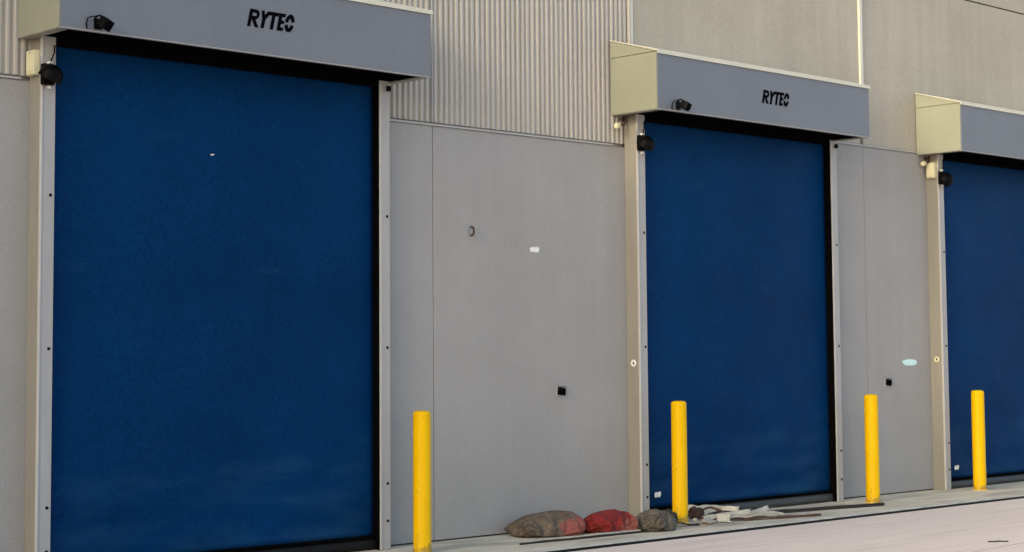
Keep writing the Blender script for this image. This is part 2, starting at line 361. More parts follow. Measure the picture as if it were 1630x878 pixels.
def door(x0, label, seed, cr, cl=.178):
    """x0: left end of hood.  cr: x of the right column's outer edge, local."""
    t = thing('roll_up_door', label, 'door', (x0, 0, 0), group='roll-up doors along the warehouse')
    W = .102; CD = .15
    xi0, xi1 = cl+W, cr-W
    # --- columns
    for side, (a, b) in (('l', (cl, cl+W)), ('r', (cr-W, cr))):
        mt = 'col'
        c = obj('side_column', box(a, b, -CD, -.001, .003, H+.05, .004), ['col'], t)
        if side == 'l':
            obj('column_cover', box(a-.006, a-.0012, -CD+.012, -.002, .003, H+.04), 'colside', c)
            obj('cover_lip', box(a-.008, a+.006, -CD-.008, -CD+.0105, .003, H+.02, .003), 'lip', c)
        else:
            obj('cover_lip', box(a-.004, a+.012, -CD-.007, -CD-.0005, .003, H-.02, .002), 'lip', c)
            obj('guide_seal', box(a-.010, a-.0015, -CD+.006, -.075, .004, H+.04, .002), 'black_and_shade', c)
            obj('cable_clip', box(b-.035, b-.008, -CD-.03, -CD-.0005, H-.075, H-.035, .004), 'plastic', c)
        obj('inner_guide', box(xi0+.001, xi0+.014, -.10, -.02, .004, H) if side == 'l' else box(xi1-.012, xi1-.0005, -.052, -.02, .004, H), 'black_and_shade', c)
        for z in (2.55, 1.538, .502, .218):
            obj('screw', screw_bm((a+b)/2+.022, -CD, z), 'plastic', c, smooth='auto')
        obj('foot_plate', box(a-.004, b+.004, -CD-.004, -.001, 0.0, .0028), 'steel', c)
        if side == 'l' and seed != 1:
            ax = Matrix.Translation((a-.0062, -.08, 1.393)) @ Matrix.Rotation(-math.pi/2, 4, 'Y')
            pe = obj('photo_eye', lathe(bmesh.new(), [(.011, 0), (.030, 0), (.031, .006), (.026, .009), (.013, .008), (.011, .002)], 20, ax), 'whitep' if seed == 2 else 'beigebox', c, smooth='auto')
            ax2 = Matrix.Translation((a-.0062, -.08, 1.393)) @ Matrix.Rotation(-math.pi/2, 4, 'Y')
            obj('eye_lens', lathe(bmesh.new(), [(0, .001), (.011, .001), (.011, .003), (0, .004)], 14, ax2), 'plastic', c)
    # --- hood
    hd = obj('hood', box(.004, L-.004, -D, -D+.012, H, H+HT-.006, .003), 'hood', t)
    obj('drip_lip', box(.006, L-.006, -D-.005, -D+.03, H-.007, H-.001, .002), 'flash', hd)
    for s, (a, b) in ((0, (0, .012)), (1, (L-.012, L))):
        bm = box(a, b, -D+.0125, -.003, H, H+HT-.004, .003)
        obj('end_panel', bm, 'hoodside', hd)
        bm = bmesh.new()
        lo = [bm.verts.new((a, y, z)) for y, z in ((-D+.0125, H+HT+.001), (-.003, H+HT+.001), (-.003, H+HB-.008))]
        hi = [bm.verts.new((b, y, z)) for y, z in ((-D+.0125, H+HT+.001), (-.003, H+HT+.001), (-.003, H+HB-.008))]
        bm.faces.new(lo); bm.faces.new(hi)
        for k in range(3): bm.faces.new((lo[k], lo[(k+1)%3], hi[(k+1)%3], hi[k]))
        obj('end_gable', bm, 'hoodside', hd)
        obj('end_flange', box(a+.0 if s == 0 else a-.07, b+.07 if s == 0 else b, -D+.035, -.003, H-.006, H-.001), 'colside', hd)
    # sloping cap
    bm = bmesh.new(); e = .012
    prof = [(-D-e, H+HT-.022), (-D-e, H+HT+.010), (-.002, H+HB+.008), (-.002, H+HB-.002), (-D-e+.008, H+HT-.0005), (-D-e+.008, H+HT-.022)]
    n_ = len(prof)
    lo = [bm.verts.new((-.010, y, z)) for y, z in prof]; hi = [bm.verts.new((L+.010, y, z)) for y, z in prof]
    bm.faces.new(lo); bm.faces.new(hi)
    for k in range(n_): bm.faces.new((lo[k], lo[(k+1)%n_], hi[(k+1)%n_], hi[k]))
    obj('sloping_cap', bm, 'cap', hd)
    obj('black_and_shade', box(.09, L-.09, -D+.04, -.05, H+.004, H+.02), 'black_and_shade', hd)  # black panel in place of the shade under the hood
    obj('header_shade', box(xi0+.002, xi1-.002, -.142, -.120, H-.05, H+.003, .004), 'black_and_shade', hd)  # dark strip standing for hood shade across the curtain top
    for k, P in enumerate(LET):
        obj('letter', letter_bm(P, 1.67-.215, -D-.0006, H+.245-.063, .126), 'letter', hd)
    for q in range(5):
        obj('rivet', lathe(bmesh.new(), [(0, 0), (.006, 0), (.004, .003), (0, .0035)], 8,
            Matrix.Translation((.12+q*(L-.24)/4, -D-.0005, H+.02)) @ Matrix.Rotation(math.pi/2, 4, 'X')), 'hood', hd)
    # --- curtain
    rnd = random.Random(seed)
    ox = rnd.uniform(0, 50)
    bm = bmesh.new(); nx, nz = 60, 84
    z0, z1 = .105, H+.002
    g = []
    def cy(x, z):
        u = (x-xi0-.002)/(xi1-xi0-.004); v = (z-z0)/(z1-z0)
        belly = max(0, math.sin(math.pi*u))*max(0, math.sin(math.pi*min(1, v)))**.7
        n1 = noise.noise(Vector((x*.9+ox, z*.5, seed)))
        n2 = noise.noise(Vector((x*2.2+ox+z*.9, z*1.7, seed+5)))
        low = math.exp(-(z-.1)/.45)
        n3 = noise.noise(Vector((x*1.6+ox-z*3, z*6.5, seed+9)))
        edge = max(0, min(1, min(u, 1-u)/.06))
        return min(-.070 - .026*belly + edge*(.016*n1 + .010*n2 + .020*low*n3), -.058)
    for j in range(nz+1):
        z = z0+(z1-z0)*j/nz
        g.append([bm.verts.new((x, cy(x, z), z)) for x in (xi0+.002+(xi1-xi0-.004)*i/nx for i in range(nx+1))])
    for j in range(nz):
        for i in range(nx): bm.faces.new((g[j][i], g[j][i+1], g[j+1][i+1], g[j+1][i]))
    cu = obj('curtain', bm, 'curtain', t, smooth=True)
    so = cu.modifiers.new('thickness', 'SOLIDIFY'); so.thickness = .003; so.offset = 1
    obj('bottom_bar', box(xi0+.006, xi1-.006, -.100, -.05, .088, .112, .008), 'black_and_shade', cu)
    # soft bottom seal: bulging vinyl loop
    bm = bmesh.new(); n = 70; rings = []
    zt = .087
    for i in range(n+1):
        x = xi0+.008+(xi1-xi0-.016)*i/n
        b1 = noise.noise(Vector((x*2.3, seed*3.1, 0)))
        ring = []
        for a in range(9):
            th = math.pi*a/8
            yy = -.068 - (.036+.02*b1)*math.sin(th)*(1.15 if a > 4 else .9)
            zz = zt*(1+math.cos(th))/2 + .003
            ring.append(bm.verts.new((x, yy, zz)))
        rings.append(ring)
    for i in range(n):
        for a in range(8): bm.faces.new((rings[i][a], rings[i+1][a], rings[i+1][a+1], rings[i][a+1]))
    obj('bottom_seal', bm, 'seal' if seed != 1 else 'black', cu, smooth=True)
    return t, cu, hd, cy

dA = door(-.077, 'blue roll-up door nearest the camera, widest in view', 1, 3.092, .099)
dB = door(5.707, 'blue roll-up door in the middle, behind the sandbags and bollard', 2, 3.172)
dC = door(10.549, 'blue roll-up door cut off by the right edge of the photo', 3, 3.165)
# small marks on the curtains
def patch(parent, pts, y, m, name):
    bm = bmesh.new(); a = [bm.verts.new((x, y, z)) for x, z in pts]; b = [bm.verts.new((x, y-.002, z)) for x, z in pts]
    bm.faces.new(a); bm.faces.new(b)
    for k in range(len(pts)): bm.faces.new((a[k], a[(k+1)%len(pts)], b[(k+1)%len(pts)], b[k]))
    return obj(name, bm, m, parent)
for dr, x in ((dB, 6.161-5.707), (dC, 11.047-10.549)):
    lab = patch(dr[1], [(x-.036, .200), (x+.018, .205), (x+.026, .196), (x+.044, .222), (x+.042, .25), (x-.002, .244), (x-.026, .25), (x-.044, .226)], dr[3](x, .225)-.012, 'whitep', 'label_tag')
    lab['label'] = 'small white paper tag low on the blue curtain'
patch(dA[1], [(1.465, 2.912), (1.495, 2.916), (1.50, 2.924), (1.47, 2.922)], dA[3](1.48, 2.92)-.008, 'whitep', 'scuff')

# ------------------------------------------------------------------ devices on the doors
def motion_sensor(loc, label, tilt):
    t = thing('motion_sensor', label, 'sensor', loc, group='motion sensors under the hoods')
    obj('mount_plate', box(-.03, .03, -.006, 0, -.035, .035, .003), 'plastic', t)
    br = bmesh.new()
    tube(br, [(-.028, -.004, .02), (-.030, -.03, .045), (-.012, -.05, .05), (.0, -.06, .03)], .007)
    obj('bracket', br, 'plastic', t, smooth='auto')
    bm = box(-.038, .038, -.036, .036, -.036, .036, .010)
    bd = obj('body', bm, 'plastic', t, loc=(.012, -.075, -.005), rot=(.45, tilt, .25), smooth='auto')
    obj('lens', lathe(bmesh.new(), [(0, .012), (.018, .010), (.026, 0), (.026, -.004)], 20,
        Matrix.Translation((.004, -.039, -.004)) @ Matrix.Rotation(math.pi/2, 4, 'X')), 'letter', bd, smooth='auto')
    obj('visor', box(-.026, .026, -.048, -.038, .022, .030, .003), 'plastic', bd)
    cb = bmesh.new(); tube(cb, [(-.02, -.07, .0), (-.06, -.05, .04), (-.085, -.02, .03), (-.088, -.006, -.01), (-.08, -.004, -.04)], .0045)
    obj('cable', cb, 'plastic', t, smooth='auto')
    return t
motion_sensor((-.077+.275, -D-.0006, H+.045), 'black motion sensor on the hood of the nearest door', .35)
motion_sensor((5.707+.265, -D-.0006, H+.045), 'black motion sensor on the hood of the middle door', .2)

def warning_light(x, label, style):
    """black lamp housing on the front of the left column"""
    t = thing('warning_lamp', label, 'lamp', (x, -.1506, 3.35), group='lamps on the left door columns')
    obj('mount_plate', box(-.058, .05, -.006, -.0, -.06, .115, .003), 'col', t)
    obj('back_box', box(-.054, .03, -.05, -.0062, -.075, .065, .008), 'plastic', t, smooth='auto')
    # domed shade: half bell opening down and out
    bm = bmesh.new(); seg = 20; rings = []
    for k in range(9):
        a = math.pi/2*k/8
        r = .078*math.sin(a)+.002; z = .075*math.cos(a)
        rings.append([bm.verts.new((r*math.cos(2*math.pi*q/seg), r*math.sin(2*math.pi*q/seg), z)) for q in range(seg)])
    rings.append([bm.verts.new((.082*math.cos(2*math.pi*q/seg), .082*math.sin(2*math.pi*q/seg), -.028)) for q in range(seg)])
    for a, b in zip(rings, rings[1:]):
        for q in range(seg): bm.faces.new((a[q], a[(q+1)%seg], b[(q+1)%seg], b[q]))
    bm.faces.new(rings[0])
    rot = {1: (.35, .35, 0), 2: (.55, .2, 0), 3: (1.2, .5, .2)}[style]
    loc = {1: (-.02, -.085, -.02), 2: (-.022, -.085, -.02), 3: (-.006, -.07, -.025)}[style]
    sh = obj('lamp_shade', bm, 'plastic', t, loc=loc, rot=rot, smooth='auto')
    obj('bulb', lathe(bmesh.new(), [(0, -.035), (.03, -.03), (.04, -.005), (.03, .02), (0, .03)], 16), 'plastic', sh, smooth=True)
    cb = bmesh.new(); tube(cb, [(.0, -.03, .06), (.02, -.02, .10), (.045, -.01, .15), (.05, -.004, .20)], .005)
    obj('cable', cb, 'plastic', t, smooth='auto')
    obj('clip', box(-.012, .012, -.03, -.006, -.098, -.078, .004), 'whitep', t)
    obj('clip', box(-.008, .016, -.03, -.006, .068, .086, .004), 'whitep', t)
    return t
for x0, lab, st in ((-.077-.079, 'black shaded lamp on the left column of the nearest door', 1), (5.707, 'black boxy lamp on the left column of the middle door', 2), (10.549, 'black round lamp on the left column of the rightmost door', 3)):
    warning_light(x0+.178+.040, lab, st)

def junction_box(x0, label, m_):
    t = thing('junction_box', label, 'junction box', (x0+.178-.0065, -.085, 3.43), group='junction boxes on the column sides')
    obj('case', box(-.045, 0, -.048, .05, -.085, .08, .006), m_, t)
    obj('lid', box(-.050, -.0455, -.042, .044, -.078, .073, .002), m_, t)
    for z in (-.065, .06): obj('screw', lathe(bmesh.new(), [(0,0),(.006,0),(.005,.003),(0,.004)], 10, Matrix.Translation((-.0503, 0, z)) @ Matrix.Rotation(-math.pi/2, 4, 'Y')), 'steel', t)
    return t
junction_box(-.077-.079, 'pale beige junction box beside the lamp of the nearest door', 'beigebox')
junction_box(10.549, 'pale yellow junction box beside the lamp of the rightmost door', 'beigebox')

def pipe_stub(x, z, label):
    t = thing('pipe_elbow', label, 'pipe', (x, 0, z), group='pipe stubs under the hoods')
    bm = bmesh.new(); tube(bm, [(.11, -.05, .085), (.105, -.052, .04), (.08, -.055, .012), (.045, -.055, .004), (.02, -.055, .0)], .013, 10)
    obj('elbow', bm, 'rust', t, smooth='auto')
    obj('end_cap', lathe(bmesh.new(), [(0, 0), (.022, 0), (.026, .006), (.026, .045), (.020, .052), (0, .052)], 16,
        Matrix.Translation((.022, -.055, 0)) @ Matrix.Rotation(-math.pi/2-.2, 4, 'Y')), 'beigebox', t, smooth='auto')
    obj('strap', box(.085, .125, -.03, -.0005, .05, .07, .003), 'rust', t)
    obj('strap_arm', box(.098, .114, -.045, -.0305, .052, .068), 'rust', t)
    return t
pipe_stub(5.735, 3.505, 'capped pale pipe stub left of the middle door column')
pipe_stub(10.60, 3.505, 'capped pale pipe stub left of the rightmost door column')

# ------------------------------------------------------------------ small things on the wall
def slab(name, pts, x, z, th, m_, label, cat, y=-.0008):
    bm = bmesh.new(); a = [bm.verts.new((p[0], 0, p[1])) for p in pts]; b = [bm.verts.new((p[0]*.97, -th, p[1]*.97)) for p in pts]
    bm.faces.new(a); bm.faces.new(b)
    for k in range(len(pts)): bm.faces.new((a[k], a[(k+1)%len(pts)], b[(k+1)%len(pts)], b[k]))
    return tag(obj(name, bm, m_, None, (x, y, z)), label, cat)
slab('sticker', [(-.05, -.020), (.045, -.022), (.055, .0), (.05, .024), (-.045, .020), (-.058, .004)], 4.736, 2.363, .003, 'whitep', 'small white sticker high on the wall panel', 'sticker')
slab('sticker', [(-.06, .030), (-.13, .018), (-.145, .004), (-.09, -.032), (.06, -.036), (.125, -.022), (.14, .006), (.10, .026), (.0, .034)], 10.323, 1.366, .003, 'cyan', 'pale cyan oval sticker on the wall near the rightmost door', 'sticker')
for x, z, lab in ((5.024, 1.163, 'black wall socket box above the sandbags'), (9.896, 1.16, 'black wall socket box beside the third bollard')):
    t = thing('socket_box', lab, 'socket', (x, -.0008, z), group='socket boxes on the wall')
    obj('face_plate', box(-.048, .030, -.006, 0, -.042, .042, .003), 'flash', t)
    obj('cover', box(-.036, .048, -.030, -.0062, -.034, .030, .012), 'black_and_shade', t, smooth='auto', rot=(0, .09, 0))
    obj('lip', box(-.038, .050, -.036, -.012, .0345, .040, .002), 'plastic', t)
# rusty hook
t = thing('wall_hook', 'small rusty hook on the wall panel', 'hook', (4.0, -.0008, 2.492))
obj('plate', box(-.020, .020, -.006, 0, -.045, .045, .003), 'steel', t)
bm = bmesh.new(); tube(bm, [(0, -.006, .03), (0, -.03, .025), (0, -.04, .0), (0, -.035, -.03), (.0, -.012, -.04)], .009)
obj('hook', bm, 'rust', t, smooth='auto')

# ------------------------------------------------------------------ bollards
def bollard_mesh():
    r, h = .0685, 1.062
    bm = lathe(bmesh.new(), [(r+.002, 0), (r+.002, .02), (r, .024), (r, h-.035)], 40)
    cap = lathe(bmesh.new(), [(r+.0005, h-.0345), (r-.001, h-.022), (r-.008, h-.009), (r-.024, h-.002), (.02, h), (0, h)], 40)
    return bm, cap
for k, (x, y, lab) in enumerate(((3.01, -.525, 'yellow bollard nearest the camera, beside the first door'),
                                (6.11, -.397, 'yellow bollard at the left of the middle door, by the sandbags'),
                                (8.949, -.449, 'yellow bollard in front of the narrow wall between two doors'),
                                (11.018, -.381, 'yellow bollard in front of the rightmost blue door'))):
    t = thing('bollard', lab, 'bollard', (x, y, 0), group='yellow bollards along the wall')
    p, c = bollard_mesh()
    obj('post', p, 'yellow', t, smooth='auto'); obj('dome_cap', c, 'yellow', t, smooth='auto')
    # ragged paint splash / grout ring at the foot
    rnd = random.Random(k); bm = bmesh.new(); ring = []
    for q in range(28):
        rr = .078+rnd.uniform(-.003, .010); a = 2*math.pi*q/28
        ring.append((rr*math.cos(a), rr*math.sin(a)))
    a_ = [bm.verts.new((q[0], q[1], .006)) for q in ring]; b_ = [bm.verts.new((q[0], q[1], .0005)) for q in ring]
    bm.faces.new(a_)
    for q in range(28): bm.faces.new((a_[q], a_[(q+1)%28], b_[(q+1)%28], b_[q]))
    obj('foot_ring', bm, 'palecap', t)

